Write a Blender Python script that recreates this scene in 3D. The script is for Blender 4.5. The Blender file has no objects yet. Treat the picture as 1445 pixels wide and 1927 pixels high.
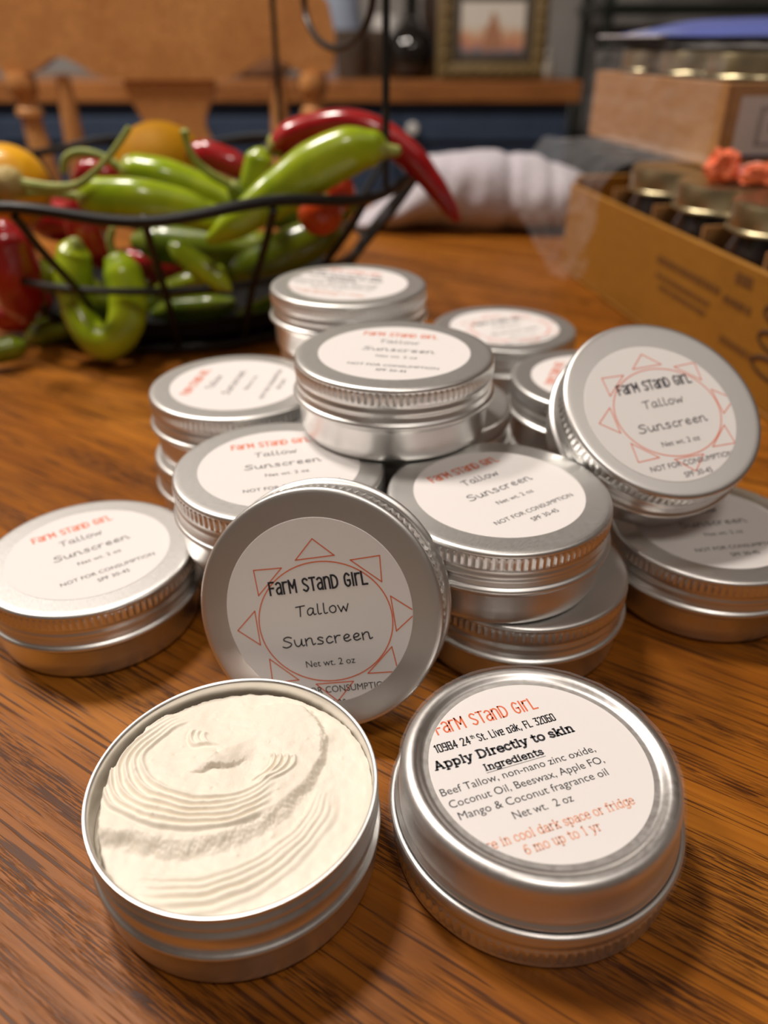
import bpy, bmesh, math, random
import numpy as np
from mathutils import Vector, Matrix, noise
random.seed(7)
PI = math.pi
MM = 0.001
scene = bpy.context.scene
COL = scene.collection

# ------------------------------------------------------------------ camera
cam_data = bpy.data.cameras.new('camera')
cam_data.sensor_fit = 'AUTO'
cam_data.sensor_width = 36.0
cam_data.lens = 27.11
cam_data.clip_start = 0.01
cam_data.clip_end = 30
cam_data.dof.use_dof = True
cam_data.dof.focus_distance = 0.190
cam_data.dof.aperture_fstop = 8.0
cam = bpy.data.objects.new('camera', cam_data)
COL.objects.link(cam)
cam.location = (0, 0, 0.1667)
cam.rotation_euler = (math.radians(90 - 31.557), 0, 0)
scene.camera = cam

# ------------------------------------------------------------------ world, lamps, exposure
world = bpy.data.worlds.new('room_air')
world.use_nodes = True
world.node_tree.nodes['Background'].inputs[0].default_value = (1.0, 0.9, 0.8, 1)
world.node_tree.nodes['Background'].inputs[1].default_value = 0.02
scene.world = world

def area_lamp(name, loc, size, power, color=(1.0, 0.90, 0.81)):
    d = bpy.data.lights.new(name, 'AREA')
    d.shape = 'DISK'; d.size = size; d.energy = power; d.color = color
    o = bpy.data.objects.new(name, d); COL.objects.link(o)
    o.location = loc
    return o
area_lamp('ceiling_lamp_table', (-0.46, 0.78, 1.62), 0.30, 24)
area_lamp('ceiling_lamp_near', (0.22, -0.42, 1.62), 0.34, 8.0)
area_lamp('added_chair_fill', (-1.25, 0.90, 1.62), 0.34, 31)  # added fill from the left, brightens the chair and sideboard
area_lamp('added_lid_fill', (0.98, 0.12, 1.64), 0.9, 1.7)  # added disc, gives the lid of the tilted tin a bright ceiling to mirror

scene.view_settings.view_transform = 'Standard'
scene.view_settings.look = 'None'
scene.view_settings.exposure = -0.20
scene.view_settings.gamma = 1.0
scene.view_settings.use_curve_mapping = False

# ------------------------------------------------------------------ materials
def lin(c):
    return tuple(((x / 255) / 12.92 if x <= 10 else (((x / 255) + 0.055) / 1.055) ** 2.4) for x in c)
MATS = {}
def mat(name, color, rough=0.5, metal=0.0, coat=0.0, trans=0.0, ior=1.45, sss=0.0, spec=0.5, srgb=True):
    if name in MATS: return MATS[name]
    m = bpy.data.materials.new(name); m.use_nodes = True
    b = m.node_tree.nodes['Principled BSDF']
    c = lin(color) if srgb else color
    b.inputs['Base Color'].default_value = (*c, 1)
    b.inputs['Roughness'].default_value = rough
    b.inputs['Metallic'].default_value = metal
    b.inputs['Coat Weight'].default_value = coat
    b.inputs['Transmission Weight'].default_value = trans
    b.inputs['IOR'].default_value = ior
    b.inputs['Specular IOR Level'].default_value = spec
    if sss:
        b.inputs['Subsurface Weight'].default_value = sss
        b.inputs['Subsurface Radius'].default_value = (0.004, 0.0025, 0.0015)
        b.inputs['Subsurface Scale'].default_value = 1.0
    MATS[name] = m
    return m
def nodes(m):
    nt = m.node_tree
    return nt, nt.nodes, nt.links, nt.nodes['Principled BSDF']
def add_mapping(nt, scale, rot=(0, 0, 0), loc=(0, 0, 0)):
    tc = nt.nodes.new('ShaderNodeTexCoord'); mp = nt.nodes.new('ShaderNodeMapping')
    mp.inputs['Scale'].default_value = scale; mp.inputs['Location'].default_value = loc
    src = tc.outputs['Object']
    if any(rot):  # turn first, then stretch
        m0 = nt.nodes.new('ShaderNodeMapping'); m0.inputs['Rotation'].default_value = rot
        nt.links.new(src, m0.inputs['Vector']); src = m0.outputs['Vector']
    nt.links.new(src, mp.inputs['Vector'])
    return mp
def add_noise(nt, vec, scale=1.0, detail=4.0, rough=0.55, dist=0.0):
    n = nt.nodes.new('ShaderNodeTexNoise')
    n.inputs['Scale'].default_value = scale; n.inputs['Detail'].default_value = detail
    n.inputs['Roughness'].default_value = rough; n.inputs['Distortion'].default_value = dist
    nt.links.new(vec.outputs[0], n.inputs['Vector'])
    return n
def add_ramp(nt, fac, stops, interp='LINEAR'):
    r = nt.nodes.new('ShaderNodeValToRGB'); r.color_ramp.interpolation = interp
    el = r.color_ramp.elements
    while len(el) < len(stops): el.new(0.5)
    for e, (p, c) in zip(el, stops):
        e.position = p; e.color = (*c, 1) if len(c) == 3 else c
    nt.links.new(fac, r.inputs['Fac'])
    return r
def add_mix(nt, a, b, fac, blend='MIX'):
    x = nt.nodes.new('ShaderNodeMix'); x.data_type = 'RGBA'; x.blend_type = blend
    for sock, v in ((x.inputs['Factor'], fac), (x.inputs['A'], a), (x.inputs['B'], b)):
        if hasattr(v, 'links') or hasattr(v, 'is_linked'): nt.links.new(v, sock)
        elif isinstance(v, (int, float)): sock.default_value = v
        else: sock.default_value = (*v, 1)
    return x
def add_math(nt, op, a, b):
    x = nt.nodes.new('ShaderNodeMath'); x.operation = op
    for i, v in enumerate((a, b)):
        if isinstance(v, (int, float)): x.inputs[i].default_value = v
        else: nt.links.new(v, x.inputs[i])
    return x
def add_bump(nt, height, strength, dist):
    b = nt.nodes.new('ShaderNodeBump'); b.inputs['Strength'].default_value = strength; b.inputs['Distance'].default_value = dist
    nt.links.new(height, b.inputs['Height'])
    return b

def wood_oak(name, rot, dark, mid, light, pore, rough=0.3, coat=0.3, k=1.0):
    m = mat(name, (150, 90, 40), rough, coat=coat)
    nt, N, L, B = nodes(m)
    r = (0, 0, rot)
    tone = add_noise(nt, add_mapping(nt, (3 * k, 26 * k, 26 * k), r), 1.0, 3, 0.5, 0.6)
    base = add_ramp(nt, tone.outputs['Fac'], [(0.30, dark), (0.5, mid), (0.72, light)])
    fine = add_noise(nt, add_mapping(nt, (18 * k, 420 * k, 420 * k), r), 1.0, 4, 0.6, 0.2)
    fr = add_ramp(nt, fine.outputs['Fac'], [(0.35, (0.72, 0.68, 0.62)), (0.6, (1.08, 1.08, 1.08))])
    c1 = add_mix(nt, base.outputs['Color'], fr.outputs['Color'], 0.75, 'MULTIPLY')
    # bands of open pores
    band = add_noise(nt, add_mapping(nt, (4.5 * k, 95 * k, 95 * k), r), 1.0, 3.0, 0.55, 0.5)
    bm_ = add_ramp(nt, band.outputs['Fac'], [(0.47, (0, 0, 0)), (0.58, (1, 1, 1))])
    pores = add_noise(nt, add_mapping(nt, (100 * k, 2200 * k, 2200 * k), r), 1.0, 3.0, 0.6, 0.15)
    pm = add_ramp(nt, pores.outputs['Fac'], [(0.47, (0, 0, 0)), (0.56, (1, 1, 1))])
    pk = add_math(nt, 'MULTIPLY', bm_.outputs['Color'], pm.outputs['Color'])
    # sparse long single grain lines everywhere
    line = add_noise(nt, add_mapping(nt, (26 * k, 900 * k, 900 * k), r), 1.0, 2.0, 0.5, 0.25)
    lm = add_ramp(nt, line.outputs['Fac'], [(0.555, (0, 0, 0)), (0.62, (1, 1, 1))])
    lk = add_math(nt, 'MULTIPLY', lm.outputs['Color'], 0.9)
    pk2 = add_math(nt, 'MAXIMUM', pk.outputs[0], lk.outputs[0])
    pk3 = add_math(nt, 'MULTIPLY', pk2.outputs[0], 0.88)
    c2 = add_mix(nt, c1.outputs['Result'], pore, pk3.outputs[0])
    L.new(c2.outputs['Result'], B.inputs['Base Color'])
    inv = add_math(nt, 'SUBTRACT', 1.0, pk3.outputs[0])
    bp = add_bump(nt, inv.outputs[0], 0.25, 0.0003)
    L.new(bp.outputs[0], B.inputs['Normal'])
    return m
OAK = wood_oak('table_oak', math.radians(33), (0.215, 0.066, 0.006), (0.32, 0.106, 0.010), (0.41, 0.152, 0.018), (0.036, 0.010, 0.003), 0.40, 0.0)
OAK.node_tree.nodes['Principled BSDF'].inputs['Specular IOR Level'].default_value = 0.2
PALE = wood_oak('chair_oak', math.radians(90), (0.56, 0.26, 0.085), (0.64, 0.31, 0.105), (0.70, 0.36, 0.13), (0.48, 0.21, 0.07), 0.35, 0.2, 0.35)
TOPWOOD = wood_oak('sideboard_top_wood', 0, (0.32, 0.12, 0.034), (0.44, 0.175, 0.052), (0.52, 0.22, 0.07), (0.15, 0.05, 0.018), 0.35, 0.2, 0.3)

def brushed(name, color, rough, streak=(40, 900, 900), bump=0.06):
    m = mat(name, color, rough, metal=1.0, srgb=False)
    nt, N, L, B = nodes(m)
    n = add_noise(nt, add_mapping(nt, streak), 1.0, 3, 0.6)
    r = add_ramp(nt, n.outputs['Fac'], [(0.3, (rough - 0.03,) * 3), (0.7, (rough + 0.03,) * 3)])
    L.new(r.outputs['Color'], B.inputs['Roughness'])
    if bump:
        bp = add_bump(nt, n.outputs['Fac'], bump, 0.00005)
        L.new(bp.outputs[0], B.inputs['Normal'])
    return m
ALU = brushed('aluminium', (0.80, 0.80, 0.785), 0.40, (500, 3500, 3500), 0.12)
ALU_BODY = brushed('aluminium_body', (0.80, 0.795, 0.78), 0.37, (600, 600, 100), 0)
GOLD = mat('gold_lid', (0.56, 0.49, 0.30), 0.30, metal=1.0, srgb=False)
PAPER = mat('label_paper', (0.80, 0.775, 0.765), 0.55, srgb=False)
INK = mat('black_ink', (0.022, 0.022, 0.03), 0.6, srgb=False)
ORANGE = mat('orange_ink', (0.74, 0.17, 0.075), 0.6, srgb=False)
SALMON = mat('salmon_ink', (0.78, 0.38, 0.25), 0.6, srgb=False)
LABEL_MATS = [PAPER, INK, ORANGE, SALMON]
nt, N, L, B = nodes(PAPER)
bp = add_bump(nt, add_noise(nt, add_mapping(nt, (2500, 2500, 2500)), 1, 3).outputs['Fac'], 0.08, 0.0002); L.new(bp.outputs[0], B.inputs['Normal'])
CREAM = mat('whipped_cream', (0.86, 0.80, 0.69), 0.5, sss=0.06, srgb=False)
MATTEBLACK = mat('shade_dish_black', (0.010, 0.010, 0.010), 0.8, srgb=False, spec=0.2)
BLACKWIRE = mat('black_wire', (0.012, 0.012, 0.012), 0.38, srgb=False)

def clear_film(name, alpha, rough=0.15, tint=(0.9, 0.9, 0.92)):
    m = bpy.data.materials.new(name); m.use_nodes = True
    nt = m.node_tree; nt.nodes.clear()
    out = nt.nodes.new('ShaderNodeOutputMaterial'); mix = nt.nodes.new('ShaderNodeMixShader')
    tr = nt.nodes.new('ShaderNodeBsdfTransparent'); gl = nt.nodes.new('ShaderNodeBsdfPrincipled')
    gl.inputs['Base Color'].default_value = (*tint, 1); gl.inputs['Roughness'].default_value = rough
    fr = nt.nodes.new('ShaderNodeLayerWeight'); fr.inputs['Blend'].default_value = 0.3
    rp = nt.nodes.new('ShaderNodeMapRange')
    rp.inputs['To Min'].default_value = alpha; rp.inputs['To Max'].default_value = min(1.0, alpha + 0.13)
    nt.links.new(fr.outputs['Facing'], rp.inputs['Value'])
    nt.links.new(rp.outputs[0], mix.inputs[0]); nt.links.new(tr.outputs[0], mix.inputs[1]); nt.links.new(gl.outputs[0], mix.inputs[2])
    nt.links.new(mix.outputs[0], out.inputs[0])
    return m
FILM = clear_film('clear_wrap', 0.035, 0.10)
SHRINK = clear_film('shrink_band_film', 0.02, 0.1)

def mottled(name, c1, c2, scale, rough, coat=0.0, bump=0.0, stretch=(1, 1, 1), spec=0.5):
    m = mat(name, c1, rough, coat=coat, srgb=False, spec=spec)
    nt, N, L, B = nodes(m)
    n = add_noise(nt, add_mapping(nt, tuple(scale * s for s in stretch)), 1.0, 4, 0.6)
    r = add_ramp(nt, n.outputs['Fac'], [(0.35, c1), (0.65, c2)])
    L.new(r.outputs['Color'], B.inputs['Base Color'])
    if bump:
        bp = add_bump(nt, n.outputs['Fac'], bump, 0.004); L.new(bp.outputs[0], B.inputs['Normal'])
    return m
PRODUCE_MATS = {
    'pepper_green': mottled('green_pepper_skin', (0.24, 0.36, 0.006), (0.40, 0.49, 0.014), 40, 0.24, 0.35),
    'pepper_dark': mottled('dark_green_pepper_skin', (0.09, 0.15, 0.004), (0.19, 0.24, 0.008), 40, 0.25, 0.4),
    'pepper_red': mottled('red_pepper_skin', (0.30, 0.006, 0.010), (0.42, 0.018, 0.018), 40, 0.2, 0.6),
    'tomato': mottled('tomato_skin', (0.55, 0.045, 0.010), (0.62, 0.08, 0.014), 40, 0.18, 0.6),
    'tomato2': mottled('tomato_skin_red', (0.45, 0.03, 0.012), (0.52, 0.05, 0.014), 40, 0.18, 0.6),
    'ochre': mottled('ochre_fruit_skin', (0.36, 0.16, 0.001), (0.42, 0.20, 0.002), 30, 0.6, 0.0, spec=0.12),
    'yellow': mottled('yellow_fruit_skin', (0.78, 0.36, 0.01), (0.85, 0.44, 0.015), 200, 0.35, 0.2, 0.05),
    'husk': mottled('papery_husk', (0.40, 0.30, 0.09), (0.55, 0.42, 0.17), 300, 0.7, 0.0, 0.3),
}
STEM = mottled('pepper_stem', (0.25, 0.30, 0.06), (0.36, 0.40, 0.10), 120, 0.5)
KRAFT = mottled('kraft_card', (0.36, 0.17, 0.055), (0.42, 0.21, 0.075), 60, 0.75, 0, 0.0, (1, 1, 4))
AMBERCARD = mottled('brown_carton_card', (0.30, 0.125, 0.006), (0.335, 0.145, 0.010), 50, 0.7, 0, 0.0, (1, 1, 4))
CARDPRINT = mat('carton_print', (0.16, 0.065, 0.010), 0.8, srgb=False)
CARDPRINT2 = mat('carton_dark_print', (0.07, 0.03, 0.012), 0.8, srgb=False)

# ------------------------------------------------------------------ mesh helpers
def obj(name, bm, mats, parent=None, smooth=35, loc=None, recalc=True):
    if recalc: bmesh.ops.recalc_face_normals(bm, faces=bm.faces)
    me = bpy.data.meshes.new(name)
    if smooth is not None:
        ang = math.radians(smooth)
        for f in bm.faces: f.smooth = True
        for e in bm.edges:
            if len(e.link_faces) == 2 and e.calc_face_angle(0) > ang: e.smooth = False
    bm.to_mesh(me); bm.free()
    for m in (mats if isinstance(mats, (list, tuple)) else [mats]): me.materials.append(m)
    o = bpy.data.objects.new(name, me); COL.objects.link(o)
    if parent is not None: o.parent = parent
    if loc is not None: o.location = loc
    return o
def tag(o, label, cat, group=None, kind=None):
    o['label'] = label; o['category'] = cat
    if group: o['group'] = group
    if kind: o['kind'] = kind
    return o
def thing(name, label, cat, loc=(0, 0, 0), rotz=0.0, group=None, rot=None):
    o = bpy.data.objects.new(name, None); COL.objects.link(o)
    o.empty_display_size = 0.02
    o.location = loc
    if rot is not None: o.rotation_euler = rot.to_euler()
    else: o.rotation_euler = (0, 0, rotz)
    return tag(o, label, cat, group)
def structure(name, bm, m, smooth=35):
    o = obj(name, bm, m, smooth=smooth); o['kind'] = 'structure'
    return o
def add_box(bm, x0, x1, y0, y1, z0, z1, bev=0.0, seg=2, mi=0):
    r = bmesh.ops.create_cube(bm, size=1)
    vs = r['verts']
    for v in vs:
        v.co = Vector(((x0 + x1) / 2 + v.co.x * (x1 - x0), (y0 + y1) / 2 + v.co.y * (y1 - y0), (z0 + z1) / 2 + v.co.z * (z1 - z0)))
    fs = {f for v in vs for f in v.link_faces}
    for f in fs: f.material_index = mi
    if bev:
        es = {e for v in vs for e in v.link_edges}
        bmesh.ops.bevel(bm, geom=list(es), offset=bev, segments=seg, affect='EDGES', profile=0.6)
    return vs
def add_lathe(bm, prof, n=64, cx=0.0, cy=0.0, fn=None, mi=0):
    rows = []
    for (r, z) in prof:
        if r <= 1e-9:
            rows.append([bm.verts.new((cx, cy, z))])
        else:
            row = []
            for i in range(n):
                a = 2 * PI * i / n
                rr = fn(r, z, a, i) if fn else r
                row.append(bm.verts.new((cx + rr * math.cos(a), cy + rr * math.sin(a), z)))
            rows.append(row)
    for A, Bq in zip(rows[:-1], rows[1:]):
        for i in range(n):
            j = (i + 1) % n
            if len(A) == 1 and len(Bq) == 1: continue
            if len(A) == 1: f = bm.faces.new((A[0], Bq[i], Bq[j]))
            elif len(Bq) == 1: f = bm.faces.new((A[i], Bq[0], A[j]))
            else: f = bm.faces.new((A[i], Bq[i], Bq[j], A[j]))
            f.material_index = mi
    return rows
def catmull(pts, n=8, closed=False):
    P = [Vector(p) for p in pts]; out = []
    m = len(P)
    rng = range(m if closed else m - 1)
    for i in rng:
        if closed: p0, p1, p2, p3 = P[(i - 1) % m], P[i], P[(i + 1) % m], P[(i + 2) % m]
        else: p0, p1, p2, p3 = P[max(i - 1, 0)], P[i], P[i + 1], P[min(i + 2, m - 1)]
        for k in range(n):
            t = k / n
            out.append(0.5 * ((2 * p1) + (p2 - p0) * t + (2 * p0 - 5 * p1 + 4 * p2 - p3) * t * t + (3 * p1 - p0 - 3 * p2 + p3) * t ** 3))
    if not closed: out.append(P[-1].copy())
    return out
def add_tube(bm, pts, rad, n=12, closed=False, caps=True, lobes=None, mi=0):
    P = [Vector(p) for p in pts]; m = len(P)
    R = rad if isinstance(rad, (list, tuple)) else [rad] * m
    up = Vector((0.13, 0.21, 0.97)); rows = []
    prev = None
    for i in range(m):
        if closed: t = P[(i + 1) % m] - P[(i - 1) % m]
        else: t = P[min(i + 1, m - 1)] - P[max(i - 1, 0)]
        t.normalize()
        if prev is None:
            u = t.cross(up)
            if u.length < 1e-4: u = t.cross(Vector((1, 0, 0)))
        else:
            u = prev - t * prev.dot(t)
        u.normalize(); w = t.cross(u); prev = u
        row = []
        for k in range(n):
            a = 2 * PI * k / n
            rr = R[i] * (lobes(i / (m - 1), a) if lobes else 1.0)
            row.append(bm.verts.new(P[i] + (u * math.cos(a) + w * math.sin(a)) * rr))
        rows.append(row)
    for i in range(m if closed else m - 1):
        A, Bq = rows[i], rows[(i + 1) % m]
        for k in range(n):
            f = bm.faces.new((A[k], A[(k + 1) % n], Bq[(k + 1) % n], Bq[k])); f.material_index = mi
    if caps and not closed:
        for row, p, sgn in ((rows[0], P[0], -1), (rows[-1], P[-1], 1)):
            rr = R[0] if sgn < 0 else R[-1]
            t = (P[1] - P[0]).normalized() if sgn < 0 else (P[-1] - P[-2]).normalized()
            c = bm.verts.new(p + t * sgn * rr * 0.45)
            for k in range(n):
                f = bm.faces.new((row[k], row[(k + 1) % n], c)); f.material_index = mi
    return rows
def add_plate(bm, outline, y0, y1, mi=0):
    """closed outline in x,z pushed through from y0 to y1"""
    a = [bm.verts.new((x, y0, z)) for x, z in outline]
    b = [bm.verts.new((x, y1, z)) for x, z in outline]
    fs = [bm.faces.new(a), bm.faces.new(b[::-1])]
    for i in range(len(a)):
        j = (i + 1) % len(a)
        fs.append(bm.faces.new((a[i], b[i], b[j], a[j])))
    for f in fs: f.material_index = mi

# ------------------------------------------------------------------ room shell
WALLPAINT = mottled('wall_paint', (0.20, 0.175, 0.155), (0.23, 0.20, 0.175), 8, 0.8)
BACKWALL = mottled('back_wall_paint', (0.33, 0.31, 0.29), (0.37, 0.35, 0.33), 8, 0.8)
CEIL = mottled('ceiling_paint', (0.72, 0.71, 0.68), (0.76, 0.75, 0.72), 10, 0.9)
FLOORM = wood_oak('floor_boards', 0, (0.10, 0.045, 0.015), (0.15, 0.065, 0.02), (0.2, 0.09, 0.03), (0.05, 0.02, 0.01), 0.4, 0.1, 0.2)
X0, X1, Y0, Y1, Z0, Z1 = -1.8, 1.8, -1.5, 2.62, -0.75, 1.66
def slab(name, m, *b):
    bm = bmesh.new(); add_box(bm, *b); return structure(name, bm, m, smooth=None)
slab('floor', FLOORM, X0, X1, Y0, Y1, Z0 - 0.05, Z0)
slab('ceiling', CEIL, X0, X1, Y0, Y1, Z1, Z1 + 0.05)
slab('wall_left', WALLPAINT, X0 - 0.05, X0, Y0, Y1, Z0, Z1)
slab('wall_right', WALLPAINT, X1, X1 + 0.05, Y0, Y1, Z0, Z1)
slab('wall_back', BACKWALL, X0, X1, Y1, Y1 + 0.05, Z0, Z1)
slab('wall_front', WALLPAINT, X0, X1, Y0 - 0.05, Y0, Z0, Z1)

# ------------------------------------------------------------------ table
t = thing('dining_table', 'orange-brown oak dining table with dark grain, under the tins and the wire bowl', 'table', (0, 0, Z0))
bm = bmesh.new(); add_box(bm, -0.78, 0.72, -0.34, 0.965, -Z0 - 0.032, -Z0, 0.004, 3)
obj('tabletop', bm, OAK, t)
bm = bmesh.new()
for b in ((-.66, .60, -.24, -.22), (-.66, .60, .845, .865)): add_box(bm, b[0], b[1], b[2], b[3], -Z0 - 0.13, -Z0 - 0.033)
for b in ((-.66, -.64, -.22, .845), (.58, .60, -.22, .845)): add_box(bm, b[0], b[1], b[2], b[3], -Z0 - 0.13, -Z0 - 0.033)
obj('apron', bm, OAK, t)
for lx, ly in ((-.67, -.25), (.61, -.25), (-.67, .875), (.61, .875)):
    bm = bmesh.new(); add_box(bm, lx - .035, lx + .035, ly - .035, ly + .035, 0, -Z0 - 0.033, 0.004); obj('leg', bm, OAK, t)

# ------------------------------------------------------------------ printed lettering
# single-line alphabets: '~' smooth stroke, '@' smooth closed, '_' '<' '>' serif dashes, '.' dot ; cap height 7, x height 5
CONDENSED = {
 'F': (3.2, '0,0 0,7;0,7 2.6,7;0,3.7 2.2,3.7'), 'a': (3.5, '~.2,5.7 1.3,6.5 2.5,5.8 2.7,4.4 2.7,0;~2.7,3.7 1.2,3.5 .1,2.2 .5,.5 1.5,.2 2.7,1.4'),
 'r': (2.9, '0,0 0,6.4;~0,4.8 .8,6.2 2.3,6.3'), 'M': (4.4, '0,0 0,7;0,7 1.75,2.6;1.75,2.6 3.5,7;3.5,7 3.5,0'),
 'S': (3.4, '~2.7,6.1 1.5,7 .2,6 .5,4.4 2.1,3 2.8,1.5 1.5,0 .1,.9'), 'T': (3.6, '0,7 3.1,7;1.55,7 1.55,0'),
 'n': (3.5, '0,0 0,6.4;~0,5 1.2,6.5 2.5,5.8 2.7,4.2 2.7,0'), 'D': (3.8, '0,0 0,7;~0,7 1.7,6.7 2.9,5 2.9,2 1.7,.3 0,0'),
 'G': (3.7, '~2.8,5.9 1.5,7 .3,5.5 .1,3.5 .3,1.3 1.5,0 2.8,1 2.8,3.2;1.6,3.2 2.8,3.2'), 'I': (1.3, '.3,0 .3,7'), 'L': (3.2, '0,7 0,0;0,0 2.6,0'),
 ' ': (2.2, ''), '1': (2.0, '0,6 .9,7;.9,7 .9,0'), '0': (3.5, '0,.5 0,6.5;0,6.5 .5,7;.5,7 2.2,7;2.2,7 2.7,6.5;2.7,6.5 2.7,.5;2.7,.5 2.2,0;2.2,0 .5,0;.5,0 0,.5'),
 '9': (3.5, '0,.3 2.2,0;2.2,0 2.7,.6;2.7,.6 2.7,7;2.7,7 0,7;0,7 0,3.3;0,3.3 2.7,3.3'), '8': (3.5, '0,0 2.7,0;2.7,0 2.7,7;2.7,7 0,7;0,7 0,0;0,3.6 2.7,3.6'),
 '4': (3.5, '2,0 2,7;2,7 0,2;0,2 2.8,2'), '2': (3.4, '~0,6 .4,6.9 1.4,7 2.5,6.5 2.5,5 0,0;0,0 2.7,0'), '3': (3.4, '0,7 2.6,7;2.6,7 1.2,4;~1.2,4 2.4,3.8 2.7,2 2.3,.3 1,0 0,.5'),
 '6': (3.5, '2.6,7 0,7;0,7 0,0;0,0 2.7,0;2.7,0 2.7,3.8;2.7,3.8 0,3.8'), 't': (2.4, '.8,6.4 .8,.4;.8,.4 1.8,0;0,4.8 1.9,4.8'), 'h': (3.3, '0,0 0,7;~0,3.8 1.3,5 2.4,4.4 2.5,0'),
 '.': (1.3, '.3,0 .3,.5'), ',': (1.3, '.5,.6 .1,-1'), 'i': (1.4, '.3,0 .3,5;.3,6.4 .3,7'), 'v': (3.1, '0,5 1.2,0;1.2,0 2.4,5'),
 'e': (3.4, '0,2.6 2.5,2.6;2.5,2.6 2.5,5;2.5,5 0,5;0,5 0,0;0,0 2.5,0'), 'o': (3.4, '0,0 0,5;0,5 2.5,5;2.5,5 2.5,0;2.5,0 0,0'), 'k': (3.2, '0,0 0,7;0,2.2 2.3,5;.8,3 2.5,0'),
}
HAND = {
 'T': (4.6, '~0,6.5 2.2,6.75 4.4,7;~2.2,6.8 1.9,3.6 1.6,0'), 'a': (4.3, '~3.1,4.3 1.8,5 .4,3.4 .3,1 1.4,.2 2.8,2.2 3.2,4.6;~3.2,4.6 3,1.8 3.4,.3 4.2,.6'),
 'l': (2.4, '~.7,7.2 .5,3.6 .5,.9 1,.2 2,.6'), 'o': (3.9, '@1.9,4.8 .5,3.8 .3,1.6 1.5,.1 3,1 3.3,3.3 2.6,4.7'), 'w': (5.4, '0,4.7 1.2,.2;1.2,.2 2.6,3.6;2.6,3.6 3.6,.2;3.6,.2 5,5'),
 'S': (5.0, '~4.4,6.2 3,7 1.3,6.4 1,5 2.6,3.8 4,2.4 3.4,.8 1.6,0 0,.8'), 'u': (4.4, '~0,4.6 .2,1.6 1.2,.1 2.6,1.4 3.2,4.6;~3.2,4.6 3.1,1.4 3.6,.2 4.2,.6'),
 'n': (4.3, '0,4.7 .1,0;~.1,2.8 1.3,4.7 2.6,4.5 2.8,2 3.1,.3 4.1,.9'), 's': (3.5, '~2.8,4.1 1.6,4.8 .6,3.8 1.6,2.6 2.7,1.6 2.1,.3 .2,.4'), 'c': (3.4, '~2.7,4 1.7,4.7 .4,3 .5,.9 1.6,.2 3,1'),
 'r': (3.1, '0,4.7 .2,0;~.2,2.8 1,4.4 2.5,4.6'), 'e': (3.7, '~.3,2.2 2,2.6 2.8,3.8 1.8,4.8 .5,3.4 .5,1.2 1.6,.2 3.2,1.1'),
}
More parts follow.
